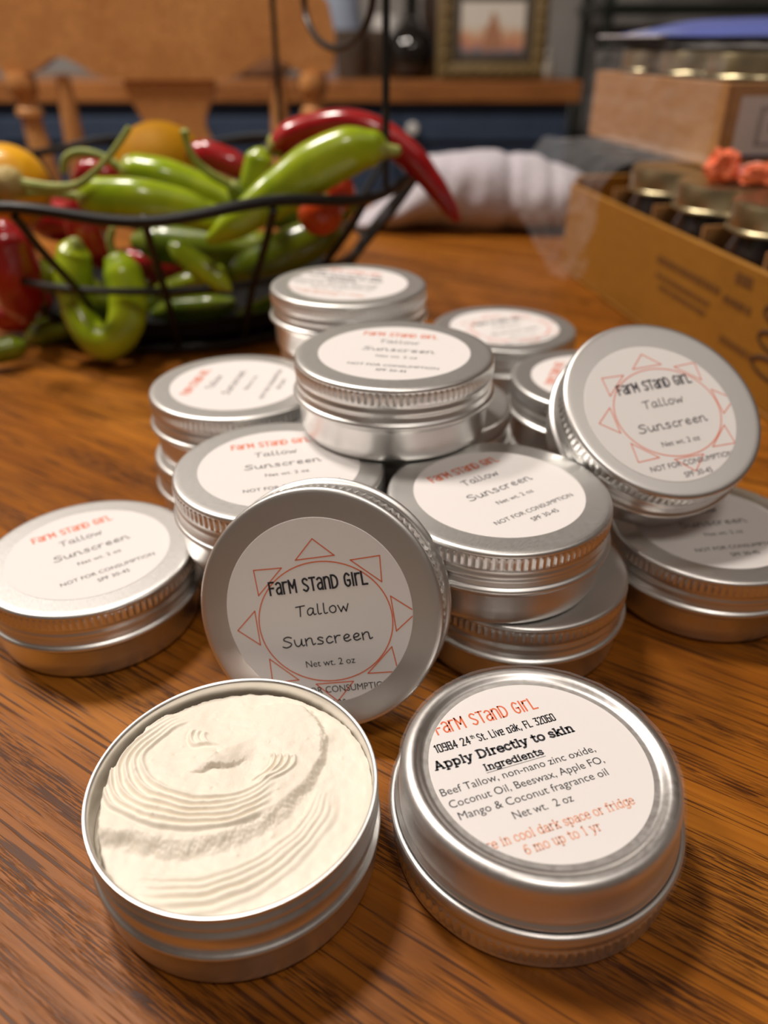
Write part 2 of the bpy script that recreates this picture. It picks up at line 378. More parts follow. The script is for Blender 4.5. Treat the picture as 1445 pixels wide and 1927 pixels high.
SLAB = {
 'A': (6.9, '.6,0 3.1,7;3.1,7 5.7,0;1.5,2.4 4.8,2.4;_.6,0;_5.7,0'), 'p': (5.5, '1,-2 1,5;~1,3.9 2.6,4.9 4.3,4.1 4.7,2.5 4.2,.8 2.6,.1 1,1.1;_1,-2;<1,5'),
 'l': (2.6, '1.2,0 1.2,7;_1.2,0;<1.2,7'), 'y': (5.3, '.6,5 2.6,.2;~4.6,5 2.6,.2 1.7,-1.6 .4,-1.9;_.6,5;_4.6,5'),
 'D': (6.9, '1.2,0 1.2,7;~1.2,7 4,6.8 5.8,5.2 6.1,3.5 5.8,1.8 4,.2 1.2,0;<1.2,0;<1.2,7'), 'i': (2.6, '1.2,0 1.2,5;_1.2,0;<1.2,5;.1.2,6.7'),
 'r': (4.0, '1.2,0 1.2,5;~1.2,3.4 2,4.7 3.5,4.7;_1.2,0;<1.2,5'), 'e': (5.0, '.5,2.7 4.4,2.7;~4.4,2.7 4,4.4 2.5,5 .9,4.2 .4,2.5 .9,.8 2.6,0 4.3,.8'),
 'c': (4.7, '~4.1,3.9 2.6,5 .9,4.2 .4,2.5 .9,.8 2.6,0 4.2,.9'), 't': (3.7, '~1.5,6.6 1.5,3 1.6,.7 2.4,0 3.4,.4;.2,5 3.2,5'),
 'o': (5.3, '@2.6,5 .9,4.2 .4,2.5 .9,.8 2.6,0 4.3,.8 4.8,2.5 4.3,4.2'), 's': (4.3, '~3.7,4.1 2.2,5 .7,4.2 1,3 2.2,2.5 3.6,1.9 3.8,.8 2.2,0 .4,.9'),
 'k': (5.3, '1.2,0 1.2,7;1.2,2 4.2,5;2.3,3 4.4,0;_1.2,0;<1.2,7;_4.5,0;_4.1,5'), 'n': (5.6, '1.2,0 1.2,5;~1.2,3.6 2.6,5 4.2,4.5 4.4,3 4.4,0;_1.2,0;_4.4,0;<1.2,5'),
 'I': (3.0, '1.4,0 1.4,7;_1.4,0;_1.4,7'), 'g': (5.3, '~4.4,3.9 2.6,5 .8,4.2 .4,2.6 .8,1 2.6,.1 4.4,1.2;~4.4,5 4.4,0 4,-1.5 2.4,-2 .7,-1.5;>4.4,5'),
 'd': (5.6, '~4.4,3.9 2.6,5 .8,4.2 .4,2.6 .8,1 2.6,.1 4.4,1.2;4.4,7 4.4,0;<4.4,7;>4.4,0'), 'a': (5.0, '~.8,4.3 2.3,5 3.9,4.3 4,3 4,0;~4,2.9 2,2.8 .5,1.9 .6,.6 2,0 4,1.1;>4,0'),
 'f': (3.4, '~3.5,6.6 2.5,7 1.6,6 1.5,4 1.5,0;.3,5 3,5;_1.5,0'), 'u': (5.6, '~1.2,5 1.2,1.5 1.8,.2 3,.1 4.4,1.3;4.4,5 4.4,0;<1.2,5;<4.4,5;>4.4,0'),
 'm': (8.4, '1.2,0 1.2,5;~1.2,3.7 2.4,5 3.9,4.5 4.2,3 4.2,0;~4.2,3.7 5.4,5 6.9,4.5 7.2,3 7.2,0;_1.2,0;_4.2,0;_7.2,0;<1.2,5'),
 ' ': (2.6, ''), '6': (5.0, '~4,6.4 2.6,7 1,5.6 .4,3 .8,.9 2.5,0 4.2,.9 4.4,2.6 3,4.1 1.2,3.6 .5,2.4'), '1': (4.4, '1,6 2.3,7;2.3,7 2.3,0;_2.3,0'),
}
def strokes_of(text, font, x0, x1, base, cap, gap=0.55):
    adv = sum(font[c][0] + gap for c in text) - gap
    sx, sy = (x1 - x0) / adv, cap / 7.0
    out = []; x = 0.0
    for ch in text:
        w, s = font[ch]
        for st in [q for q in s.split(';') if q]:
            k = st[0] if st[0] in '~@_<>' else ('.' if (st[0] == '.' and ' ' not in st) else '')
            pts = [tuple(float(v) for v in p.split(',')) for p in (st[1:] if k else st).split()]
            if k == '_': pts = [(pts[0][0] - 1.05, pts[0][1]), (pts[0][0] + 1.05, pts[0][1])]
            if k == '<': pts = [(pts[0][0] - 1.1, pts[0][1]), (pts[0][0], pts[0][1])]
            if k == '>': pts = [(pts[0][0], pts[0][1]), (pts[0][0] + 1.1, pts[0][1])]
            if k == '.': pts = [(pts[0][0] - .25, pts[0][1]), (pts[0][0] + .25, pts[0][1])]
            P = [(x0 + (x + a) * sx, base + b * sy) for a, b in pts]
            kind = 'serif' if k in ('_', '<', '>') and k else ('smooth' if k == '~' else 'closed' if k == '@' else 'line')
            out.append((kind, P))
        x += w + gap
    return out
def ribbon(bm, P, hw, z, mi, closed=False, ext=True):
    P = [Vector((p[0], p[1])) for p in P]
    if ext and not closed:
        d0 = (P[0] - P[1]).normalized(); d1 = (P[-1] - P[-2]).normalized()
        P[0] = P[0] + d0 * hw * 0.8; P[-1] = P[-1] + d1 * hw * 0.8
    m = len(P); L_, R_ = [], []
    for i in range(m):
        a = (P[i] - P[i - 1]) if (i > 0 or closed) else (P[1] - P[0])
        b = (P[(i + 1) % m] - P[i]) if (i < m - 1 or closed) else a
        t = a.normalized() + b.normalized()
        if t.length < 1e-6: t = b
        t.normalize(); nrm = Vector((-t.y, t.x))
        c = max(0.5, nrm.dot(Vector((-b.y, b.x)).normalized()))
        L_.append(bm.verts.new((*(P[i] + nrm * hw / c), z))); R_.append(bm.verts.new((*(P[i] - nrm * hw / c), z)))
    for i in range(m if closed else m - 1):
        j = (i + 1) % m
        f = bm.faces.new((R_[i], R_[j], L_[j], L_[i])); f.material_index = mi
def stroke_text(bm, text, font, x0, x1, base, cap, hw, mi, z=0.14, gap=0.55):
    for kind, P in strokes_of(text, font, x0, x1, base, cap, gap):
        if kind == 'smooth': ribbon(bm, [(p.x, p.y) for p in catmull([(a, b, 0) for a, b in P], 5)], hw, z, mi)
        elif kind == 'closed': ribbon(bm, [(p.x, p.y) for p in catmull([(a, b, 0) for a, b in P], 5, True)], hw, z, mi, True)
        elif kind == 'serif': ribbon(bm, P, hw * 0.6, z, mi)
        else: ribbon(bm, P, hw, z, mi)
def sans_raw(text, bold=0.0):
    cu = bpy.data.curves.new('tmp_text', 'FONT'); cu.body = text; cu.size = 1.0; cu.offset = bold; cu.resolution_u = 3
    o = bpy.data.objects.new('tmp_text', cu); COL.objects.link(o)
    dg = bpy.context.evaluated_depsgraph_get(); me = o.evaluated_get(dg).to_mesh()
    V = [tuple(v.co) for v in me.vertices]; F = [tuple(p.vertices) for p in me.polygons]
    o.evaluated_get(dg).to_mesh_clear()
    bpy.data.objects.remove(o); bpy.data.curves.remove(cu)
    return V, F
CAPH = None
def sans_text(bm, text, x0, x1, base, cap, mi, z=0.14, bold=0.0):
    global CAPH
    if CAPH is None: CAPH = max(v[1] for v in sans_raw('H')[0])
    V, F = sans_raw(text, bold)
    a, b = min(v[0] for v in V), max(v[0] for v in V)
    sx, sy = (x1 - x0) / (b - a), cap / CAPH
    vs = [bm.verts.new((x0 + (v[0] - a) * sx, base + v[1] * sy, z)) for v in V]
    for f in F:
        try: bm.faces.new([vs[i] for i in f]).material_index = mi
        except ValueError: pass
def clip_round(bm, r, n=56):
    for i in range(n):
        a = 2 * PI * i / n; d = Vector((math.cos(a), math.sin(a), 0))
        bmesh.ops.bisect_plane(bm, geom=list(bm.verts) + list(bm.edges) + list(bm.faces), dist=1e-6, plane_co=d * r, plane_no=d, clear_outer=True)
def finish_label(bm, name, R=25.4):
    rows = add_lathe(bm, [(0, 0.10), (R - 0.1, 0.10), (R, 0.06), (R, 0.0)], 128)
    for v in bm.verts: v.co *= MM
    me_o = obj(name, bm, LABEL_MATS, smooth=None, recalc=False)
    me = me_o.data; bpy.data.objects.remove(me_o)
    return me
def ink_faces_up(bm):
    for f in bm.faces:
        f.normal_update()
        if f.normal.z < 0: f.normal_flip()
def label_plain():
    bm = bmesh.new()
    stroke_text(bm, 'FarM STanD GIrL', CONDENSED, -13.3, 12.9, 14.6, 3.3, 0.26, 2)
    stroke_text(bm, 'Tallow', HAND, -6.5, 7.1, 7.6, 2.9, 0.17, 1)
    stroke_text(bm, 'Sunscreen', HAND, -10.9, 13.6, -0.3, 3.0, 0.18, 1)
    sans_text(bm, 'Net wt. 2 oz', -5.2, 8.5, -6.2, 1.85, 1)
    sans_text(bm, 'NOT FOR CONSUMPTION', -12.9, 16.6, -14.4, 1.8, 1)
    sans_text(bm, 'SPF 30-45', -2.9, 6.9, -18.5, 1.85, 1)
    ink_faces_up(bm)
    return finish_label(bm, 'label_plain')
def label_sun(dx, dy):
    bm = bmesh.new()
    el = [(1.4 + 18.3 * math.cos(2 * PI * i / 90), -3 + 16.4 * math.sin(2 * PI * i / 90)) for i in range(90)]
    ribbon(bm, el, 0.17, 0.13, 2, True)
    for tri in ([(1.9, 19.6), (-3.6, 14.5), (7.05, 14.5)], [(11.1, 12.7), (19, 12.9), (18.4, 5.95)], [(20.1, 1.9), (26.2, -3.2), (20.1, -7.6)], [(18.2, -11.7), (10.6, -18.3), (18.8, -18.6)],
                [(-4.1, -19.9), (6.3, -20.1), (1.1, -25.2)], [(-15.8, -11.6), (-8.7, -18.25), (-16.2, -18.4)], [(-17.4, 2.1), (-23.2, -2.7), (-17.6, -7.4)], [(-15.6, 13.2), (-7.8, 12.9), (-15.5, 6.2)]):
        for i in range(3): ribbon(bm, [tri[i], tri[(i + 1) % 3]], 0.16, 0.13, 2)
    stroke_text(bm, 'FarM STanD GIrL', CONDENSED, -12.1, 14.9, 5.9, 3.4, 0.27, 1, 0.15)
    stroke_text(bm, 'Tallow', HAND, -5.9, 8.7, -0.8, 2.8, 0.17, 1)
    stroke_text(bm, 'Sunscreen', HAND, -11.4, 13.6, -9.0, 2.9, 0.18, 1)
    sans_text(bm, 'Net wt. 2 oz', -5.9, 7.75, -15.05, 1.8, 1)
    sans_text(bm, 'NOT FOR CONSUMPTION', -13.4, 16.1, -22.6, 1.8, 1, 0.15)
    sans_text(bm, 'SPF 30-45', -3.2, 6.6, -26.6, 1.85, 1)
    bmesh.ops.triangulate(bm, faces=list(bm.faces))
    for v in bm.verts: v.co.x += dx; v.co.y += dy
    clip_round(bm, 25.3)
    ink_faces_up(bm)
    return finish_label(bm, 'label_sun')
def label_back():
    bm = bmesh.new()
    stroke_text(bm, 'FarM STanD GIrL', CONDENSED, -18.6, 8.5, 15.55, 3.6, 0.22, 2)
    stroke_text(bm, '10984 24', CONDENSED, -21.0, -12.1, 10.55, 2.15, 0.17, 1, gap=0.7)
    stroke_text(bm, 'th', CONDENSED, -11.7, -10.7, 11.8, 1.05, 0.09, 1)
    stroke_text(bm, 'St. Live oak, FL 32060', CONDENSED, -10.1, 10.6, 10.55, 2.15, 0.16, 1, gap=0.7)
    stroke_text(bm, 'Apply Directly to skin', SLAB, -23.1, 12.9, 5.95, 2.25, 0.27, 1)
    stroke_text(bm, 'Ingredients', SLAB, -12.5, 2.5, 2.15, 1.75, 0.2, 1)
    ribbon(bm, [(-12.5, 1.5), (2.5, 1.5)], 0.06, 0.14, 1)
    sans_text(bm, 'Beef Tallow, non-nano zinc oxide,', -24.6, 14.4, -1.15, 1.95, 1)
    sans_text(bm, 'Coconut Oil, Beeswax, Apple FO,', -24.0, 14.6, -4.6, 1.95, 1)
    sans_text(bm, 'Mango & Coconut fragrance oil', -23.2, 13.5, -7.95, 1.95, 1)
    sans_text(bm, 'Net wt.  2 oz', -12.1, 2.35, -11.55, 1.95, 1)
    stroke_text(bm, 're in cool dark space or fridge', SLAB, -20.6, 14.7, -16.45, 2.1, 0.15, 3)
    stroke_text(bm, '6 mo up to 1 yr', SLAB, -13.7, 4.2, -19.8, 2.1, 0.15, 3)
    bmesh.ops.triangulate(bm, faces=list(bm.faces))
    clip_round(bm, 25.3)
    ink_faces_up(bm)
    return finish_label(bm, 'label_back')
ME_PLAIN = label_plain(); ME_SUN = label_sun(0, 0); ME_SUN2 = label_sun(1.0, 2.6); ME_BACK = label_back()

# ------------------------------------------------------------------ tins
NT = 312
def lid_mesh():
    prof = [(0, 25.7), (30.6, 25.7), (31.8, 25.72), (32.5, 25.6), (33.0, 25.25), (33.25, 24.7), (33.2, 24.3), (33.05, 24.1), (33.15, 23.8), (33.15, 22.6), (33.15, 21.4), (33.15, 20.3), (33.0, 20.0),
            (32.75, 19.6), (32.7, 19.0), (32.95, 18.4), (33.2, 17.9), (33.2, 17.3), (32.95, 16.8), (32.7, 16.3), (32.75, 15.8), (33.0, 15.3), (33.05, 14.7), (33.2, 14.4), (33.7, 14.25), (34.1, 13.9), (34.3, 13.4),
            (34.2, 12.95), (33.8, 12.65), (33.3, 12.6), (33.0, 12.8), (32.62, 14.5), (32.6, 25.0), (31.5, 25.25), (0, 25.25)]
    def fn(r, z, a, i):
        if abs(r - 33.15) < 1e-6 and 20.2 < z < 23.9:
            return r + 0.30 * (1 if i % 3 == 0 else -0.5)
        return r
    bm = bmesh.new(); add_lathe(bm, [(r, z) for r, z in prof], NT, fn=fn)
    for v in bm.verts: v.co *= MM
    o = obj('lid', bm, ALU, smooth=50); me = o.data; bpy.data.objects.remove(o); return me
def base_mesh():
    prof = [(0, 1.30), (26.5, 1.30), (27.0, 1.24), (27.5, .95), (28.0, .5), (28.5, .15), (29.0, 0.0), (29.6, 0.0), (30.2, .12), (30.8, .45), (31.3, .95), (31.7, 1.7), (31.95, 2.7), (32.08, 4), (32.1, 6), (32.1, 10.6), (32.3, 11.2), (32.75, 11.6), (33.0, 12.0),
            (32.9, 12.4), (32.4, 12.7), (31.75, 13.2), (31.4, 14.0), (31.35, 16.6), (31.5, 17.3), (32.2, 17.9), (32.5, 18.5), (32.25, 19.0), (31.6, 19.4), (31.35, 20.0), (31.5, 20.6), (32.15, 21.2), (32.45, 21.8), (32.2, 22.3), (31.6, 22.8), (31.45, 23.4),
            (31.9, 24.2), (32.25, 24.5), (32.35, 24.8), (32.2, 25.05), (31.85, 25.1), (31.5, 24.95), (31.2, 24.5), (31.18, 23), (31.15, 3), (30, 2.2), (0, 2.2)]
    bm = bmesh.new(); add_lathe(bm, prof, 192)
    for v in bm.verts: v.co *= MM
    o = obj('base', bm, ALU_BODY, smooth=50); me = o.data; bpy.data.objects.remove(o); return me
ME_LID = lid_mesh(); ME_BASE = base_mesh()
def child(name, me, parent, loc=(0, 0, 0), rot=(0, 0, 0)):
    o = bpy.data.objects.new(name, me); COL.objects.link(o); o.parent = parent; o.location = loc; o.rotation_euler = rot
    return o
STEP = 25.95
GROUP = 'tins of tallow sunscreen on the table'
def tin(label, x, y, level, me_label=None, ang=0.0, off=(0, 0), rot=None, z=None):
    zz = (level - 1) * STEP + 0.02 if z is None else z
    t = thing('sunscreen_tin', label, 'tin', (x * MM, y * MM, zz * MM), 0, GROUP, rot)
    child('base', ME_BASE, t)
    l = child('lid', ME_LID, t, rot=(0, 0, random.uniform(0, 6) if rot is None else 0.4))
    if me_label:
        q = child('paper_label', me_label, l)
        q.rotation_euler = (0, 0, math.radians(ang) - l.rotation_euler.z)
        v = Matrix.Rotation(-l.rotation_euler.z, 3, 'Z') @ Vector((off[0] * MM, off[1] * MM, 0.02572))
        q.location = v
    return t
def frame_from_normal(n):
    n = Vector(n).normalized(); ex = Vector((0, 0, 1)).cross(n).normalized(); ey = n.cross(ex)
    return Matrix((ex, ey, n)).transposed()
def normal_of(az, el):
    az, el = math.radians(az), math.radians(el)
    return Vector((math.sin(az) * math.cos(el), -math.cos(az) * math.cos(el), math.sin(el)))

tin('flat tin at the far left edge, standing alone on the table', -95.1, 205.3, 1, ME_PLAIN, 35.7)
tin('tin with its label clear, topmost of the two stacked right behind the leaning lid', 34.2, 199.2, 2, ME_PLAIN, 33.3)
tin('tin under the clearly labelled one, behind the upside-down tin', 43.0, 199.7, 1)
tin('topmost tin of the pile, at the centre, resting on three tins', 3.4, 247.5, 3, ME_PLAIN, -10.4)
tin('tin just behind the upper left of the leaning lid, half covered by the topmost tin', -33.0, 215.0, 2, ME_PLAIN, 15.2)
tin('tin in shade beneath the one behind the upper left of the leaning lid', -27.0, 213.0, 1)
tin('tin under the right back of the topmost tin, only its rim showing', 14.0, 268.0, 2)
tin('hidden bottom tin below the rim that shows at the right of the topmost tin', 13.0, 268.5, 1)
tin('upper tin at the left back of the pile whose label text runs sideways', -57.7, 283.0, 2, ME_PLAIN, 82)
tin('lower tin at the left back of the pile, under the sideways labelled tin', -59.0, 282.0, 1)
tin('farthest back tall-standing tin, next to the wire bowl', -15.2, 331.8, 3, ME_BACK, -23.5)
tin('tin directly under the farthest back tin', -12.5, 334.0, 2)
tin('bottom tin of the farthest back stack', -12.5, 334.8, 1)
tin('tin at the right back of the pile with pale pinkish print', 56.3, 353.2, 2, ME_SUN, 24)
tin('bottom tin below the right back tin with pinkish print', 56.8, 353.5, 1)
tin('tin partly hidden behind the tilted right tin, its print turned upright', 84.2, 289.0, 2, ME_PLAIN, 69.4)
tin('bottom tin below the one hidden behind the tilted right tin', 84.8, 290.0, 1)
tin('flat tin at the right edge, in the shadow of the tilted tin lying on it', 111.0, 221.0, 1, ME_PLAIN, 9.5)
# the tilted tin at the right
nO = normal_of(12.53, 55.88); RO = frame_from_normal(nO)
cO = Vector((90.5, 230.6, 64.8)) - nO * 25.7
tin('tilted tin with a sun label leaning against the pile at the right', cO.x, cO.y, 0, ME_SUN2, 5.4, (-1.83, -1.98), RO, z=cO.z + 0.55)

# the loose lid in front, leaning against the pile
nC = normal_of(-10.5, 21.9); RC = frame_from_normal(nC)
cC = Vector((-17.5, 160.6, 38.1 - 1.0)) - nC * 25.7
t = thing('tin_lid', 'loose lid with an orange sun label leaning upright behind the open tin', 'lid', cC * MM, 0, None, RC)
l = child('lid', ME_LID, t, rot=(0, 0, 0))
child('paper_label', ME_SUN, l, (0, 0, 0.02572), (0, 0, math.radians(13.4)))

# the upside-down tin with the ingredients label
tB = thing('sunscreen_tin', 'upside-down tin at the front right showing the printed ingredients', 'tin', (35.67 * MM, 120.83 * MM, 25.74 * MM), 0, GROUP, Matrix.Rotation(PI, 3, 'X'))
b = child('base', ME_BASE, tB)
child('lid', ME_LID, tB)
q = child('paper_label', ME_BACK, b, (0, 0, 0.00129), (PI, 0, 0))
q.rotation_euler = (Matrix.Rotation(PI, 3, 'X') @ Matrix.Rotation(math.radians(19), 3, 'Z')).to_euler()
# crinkled clear shrink band still stuck round its shoulder
bm = bmesh.new()
def wr(r, z, a, i):
    s = noise.noise(Vector((math.cos(a) * 9, math.sin(a) * 9, z * 0.45))) + 0.6 * noise.noise(Vector((a * 40, z * 0.2, 3)))
    return r + 0.22 + 0.22 * s
add_lathe(bm, [(30.2, -0.25), (31.4, .1), (32.0, 1.2), (32.4, 2.8), (32.5, 5), (32.5, 7.5), (32.6, 9.8), (33.0, 11.2), (34.2, 12.4), (34.6, 13.4), (34.3, 14.8)], 260, fn=wr)
for v in bm.verts: v.co *= MM
o = obj('shrink_band', bm, SHRINK, b, smooth=40); o['label'] = 'clear crinkled plastic band'

# the open tin with its cream
AX, AY = -33.72, 115.9
tA = thing('open_sunscreen_tin', 'open tin without lid at the front left, filled with white cream', 'tin', (AX * MM, AY * MM, 0.00002))
child('base', ME_BASE, tA)
def smooth01(x): x = np.clip(x, 0, 1); return x * x * (3 - 2 * x)
def dense(pts, n=14): return np.array([(p.x, p.y) for p in catmull([(a, b, 0) for a, b in pts], n)])
def cream_mesh():
    nr, na = 150, 460
    rr = np.concatenate([[0.0], np.linspace(0.22, 31.12, nr)])
    V = []
    X = []; Y = []
    for i in range(1, nr + 1):
        a = np.arange(na) * 2 * np.pi / na
        X.append(rr[i] * np.cos(a)); Y.append(rr[i] * np.sin(a))
    X = np.concatenate([[0.0]] + X); Y = np.concatenate([[0.0]] + Y)
    nz = lambda s, k: np.array([noise.noise(Vector((x * s, y * s, k))) for x, y in zip(X, Y)])
    n1, n2, n3 = nz(0.11, 1.3), nz(0.45, 5.1), nz(1.6, 9.7)
    r = np.hypot(X, Y); phi = np.degrees(np.arctan2(Y, X))
    wx, wy = X + 0.6 * nz(0.17, 33.0), Y + 0.6 * nz(0.17, 21.0)
    h = 22.2 + 0.55 * n1 + 0.16 * n2 + 0.05 * n3
    # plateau ending in a ledge that winds from the left front round to the right back
    px, py = -5.0, 8.0
    rho = np.hypot(wx - px, wy - py); th = np.degrees(np.arctan2(wy - py, wx - px)) % 360
    T = np.array([0, 20, 45, 70, 95, 115, 135, 160, 185, 215, 235, 250, 268, 290, 310, 335, 350, 360])
    RH = np.array([24.0, 25.5, 25.0, 17.5, 14.5, 16.0, 20, 40, 60, 33, 26.5, 24.5, 23.5, 22.0, 21.5, 22.0, 23.2, 24.0])
    led = np.interp(th, T, RH) + 0.55 * n2 + 0.3 * n3
    wid = np.interp(th, [0, 60, 90, 130, 215, 240, 300, 340, 360], [2.2, 2.2, 3.0, 9, 5, 5.0, 4.5, 3.2, 2.2])
    plate = smooth01((led - rho) / wid + 0.5)
    h = h - 0.6 + 2.3 * plate * np.interp(th, [0, 40, 75, 110, 150, 225, 360], [.75, .75, .4, .3, .45, 1, .75])
    def ridges(curves, amp, sig, ends):
        out = np.zeros_like(h)
        for c, k in zip(curves, amp):
            D = dense(c, 14); n = len(D); s = np.linspace(0, 1, n)
            w = smooth01(s / ends) * smooth01((1 - s) / ends)
            d2 = np.full(len(X), 1e9); ww = np.zeros(len(X)); side = np.zeros(len(X))
            T_ = np.gradient(D, axis=0)
            for q in range(n):
                dx, dy = wx - D[q, 0], wy - D[q, 1]
                dd = dx * dx + dy * dy; m = dd < d2
                d2[m] = dd[m]; ww[m] = w[q]; side[m] = (T_[q, 0] * dy - T_[q, 1] * dx)[m] / (np.hypot(*T_[q]) + 1e-9)
            d = side
            g = np.where(d > 0, np.exp(-(d / (sig * 0.75)) ** 2), np.exp(-(d / (sig * 1.4)) ** 2)) * (d2 < (4 * sig) ** 2)
            out += k * ww * g - 0.35 * k * ww * np.exp(-((d + sig * 2.0) / (sig * 1.1)) ** 2) * (d2 < (5 * sig) ** 2)
        return out
    inner = [(-13, 21), (-19, 16), (-22, 11), (-22.6, 7), (-21, 3), (-17.5, .2), (-12, -2.2), (-5.9, -3.4), (1, -2.6), (6.5, 1.0), (10.5, 6.5)]
    outer = [(-17, 25), (-25.5, 17.5), (-30, 10), (-30.6, 5), (-28.6, -2), (-24.5, -6.5), (-18, -9.6), (-10, -11), (-2, -10.6), (5, -8.2), (9, -5)]
    fam = [[(a[0] + (b[0] - a[0]) * t, a[1] + (b[1] - a[1]) * t) for a, b in zip(inner, outer)] for t in (0, .2, .4, .6, .8, 1.0)]
    h += ridges(fam, [.75, .85, .95, 1.0, 1.0, .9], 0.50, 0.10)
    i2 = [(-17, -20.5), (-9, -21.2), (1, -19.6), (9, -15.2), (14.6, -9.5), (17.6, -3.6), (18.6, 1)]
    o2 = [(-15, -28), (-6, -29), (4.5, -26.6), (13, -20.5), (19.3, -13), (22.6, -6), (22.6, 0)]
    fam2 = [[(a[0] + (b[0] - a[0]) * t, a[1] + (b[1] - a[1]) * t) for a, b in zip(i2, o2)] for t in (0.05, .28, .5, .75, 1.0)]
    h += ridges(fam2, [.6, .85, 1.0, .9, .55], 0.62, 0.16)
    sw = [[(6.8 + k, 9.2 - .3 * k), (8.2 + k, 8.4), (8.2 + k, 6), (6.4 + k, 3.2), (3 + k, 0.8)] for k in (0, 1.5, 3.0, 4.5)]
    h += ridges(sw, [.8, .8, .7, .6], 0.42, 0.2)
    sw2 = [[(-12.5 + k, 17 - k * .3), (-13 + k, 14.5), (-11.5 + k, 12), (-8.5 + k, 11)] for k in (0, 1.7, 3.2)]
    h += ridges(sw2, [.8, .7, .6], 0.5, 0.2)
    # broken peak in the middle with a torn lower edge
    cut = (wx + 6.0) * 0.30 - (wy - 4.6) + 0.9 * n2 + 0.5 * n3
    pk = np.exp(-(((X + 5.6) / 6.0) ** 2 + ((Y - 8.0) / 5.2) ** 2) ** 1.4)
    h += 1.9 * pk * smooth01(-cut / 1.2 + 0.5)
    h -= 0.45 * np.exp(-(((X - 1.5) / 3.4) ** 2 + ((Y - 4.5) / 4.2) ** 2))
    h += 0.7 * np.exp(-(((X - 20) / 2.4) ** 2 + ((Y - 15.5) / 3.4) ** 2))
    for k in range(46):
        a, q = random.uniform(0, 2 * PI), 29 * math.sqrt(random.random())
        h += random.choice((.22, .15, -.18)) * np.exp(-(((X - q * math.cos(a)) ** 2 + (Y - q * math.sin(a)) ** 2) / random.uniform(.06, .3)))
    # the cream shrinks from the wall at the left and back
    p = phi % 360
    edge = np.interp(p, [0, 40, 70, 110, 140, 165, 195, 212, 235, 360], [31.6, 31.4, 30.7, 30.4, 30.1, 29.6, 29.4, 30.3, 31.6, 31.6]) + 0.45 * n2 + 0.2 * n3
    h -= 5.5 * smooth01((r - edge) / 1.1 + 0.5)
    h -= 0.5 * smooth01((r - 29.5) / 1.8)
    h = np.minimum(h, 26.6)
    verts = np.stack([X, Y, h], 1) * MM
    faces = []
    for k in range(na): faces.append((0, 1 + k, 1 + (k + 1) % na))
    for i in range(nr - 1):
        a, b = 1 + i * na, 1 + (i + 1) * na
        for k in range(na):
            k2 = (k + 1) % na
            faces.append((a + k, b + k, b + k2, a + k2))
    nb = len(verts)
    last = 1 + (nr - 1) * na
    low = verts[last:last + na].copy(); low[:, 2] = 2.6 * MM
    verts = np.concatenate([verts, low, [[0, 0, 2.6 * MM]]])
    for k in range(na):
        k2 = (k + 1) % na
        faces.append((last + k, nb + k, nb + k2, last + k2)); faces.append((nb + k, nb + na, nb + k2))
    me = bpy.data.meshes.new('whipped_cream'); me.from_pydata([tuple(v) for v in verts], [], faces)
    for pl in me.polygons: pl.use_smooth = True
    me.materials.append(CREAM)
    return me
o = bpy.data.objects.new('whipped_cream', cream_mesh()); COL.objects.link(o)
o.location = (AX * MM, AY * MM, 0.00002)
tag(o, 'swirled white sunscreen cream filling the open tin at the front left', 'cream')
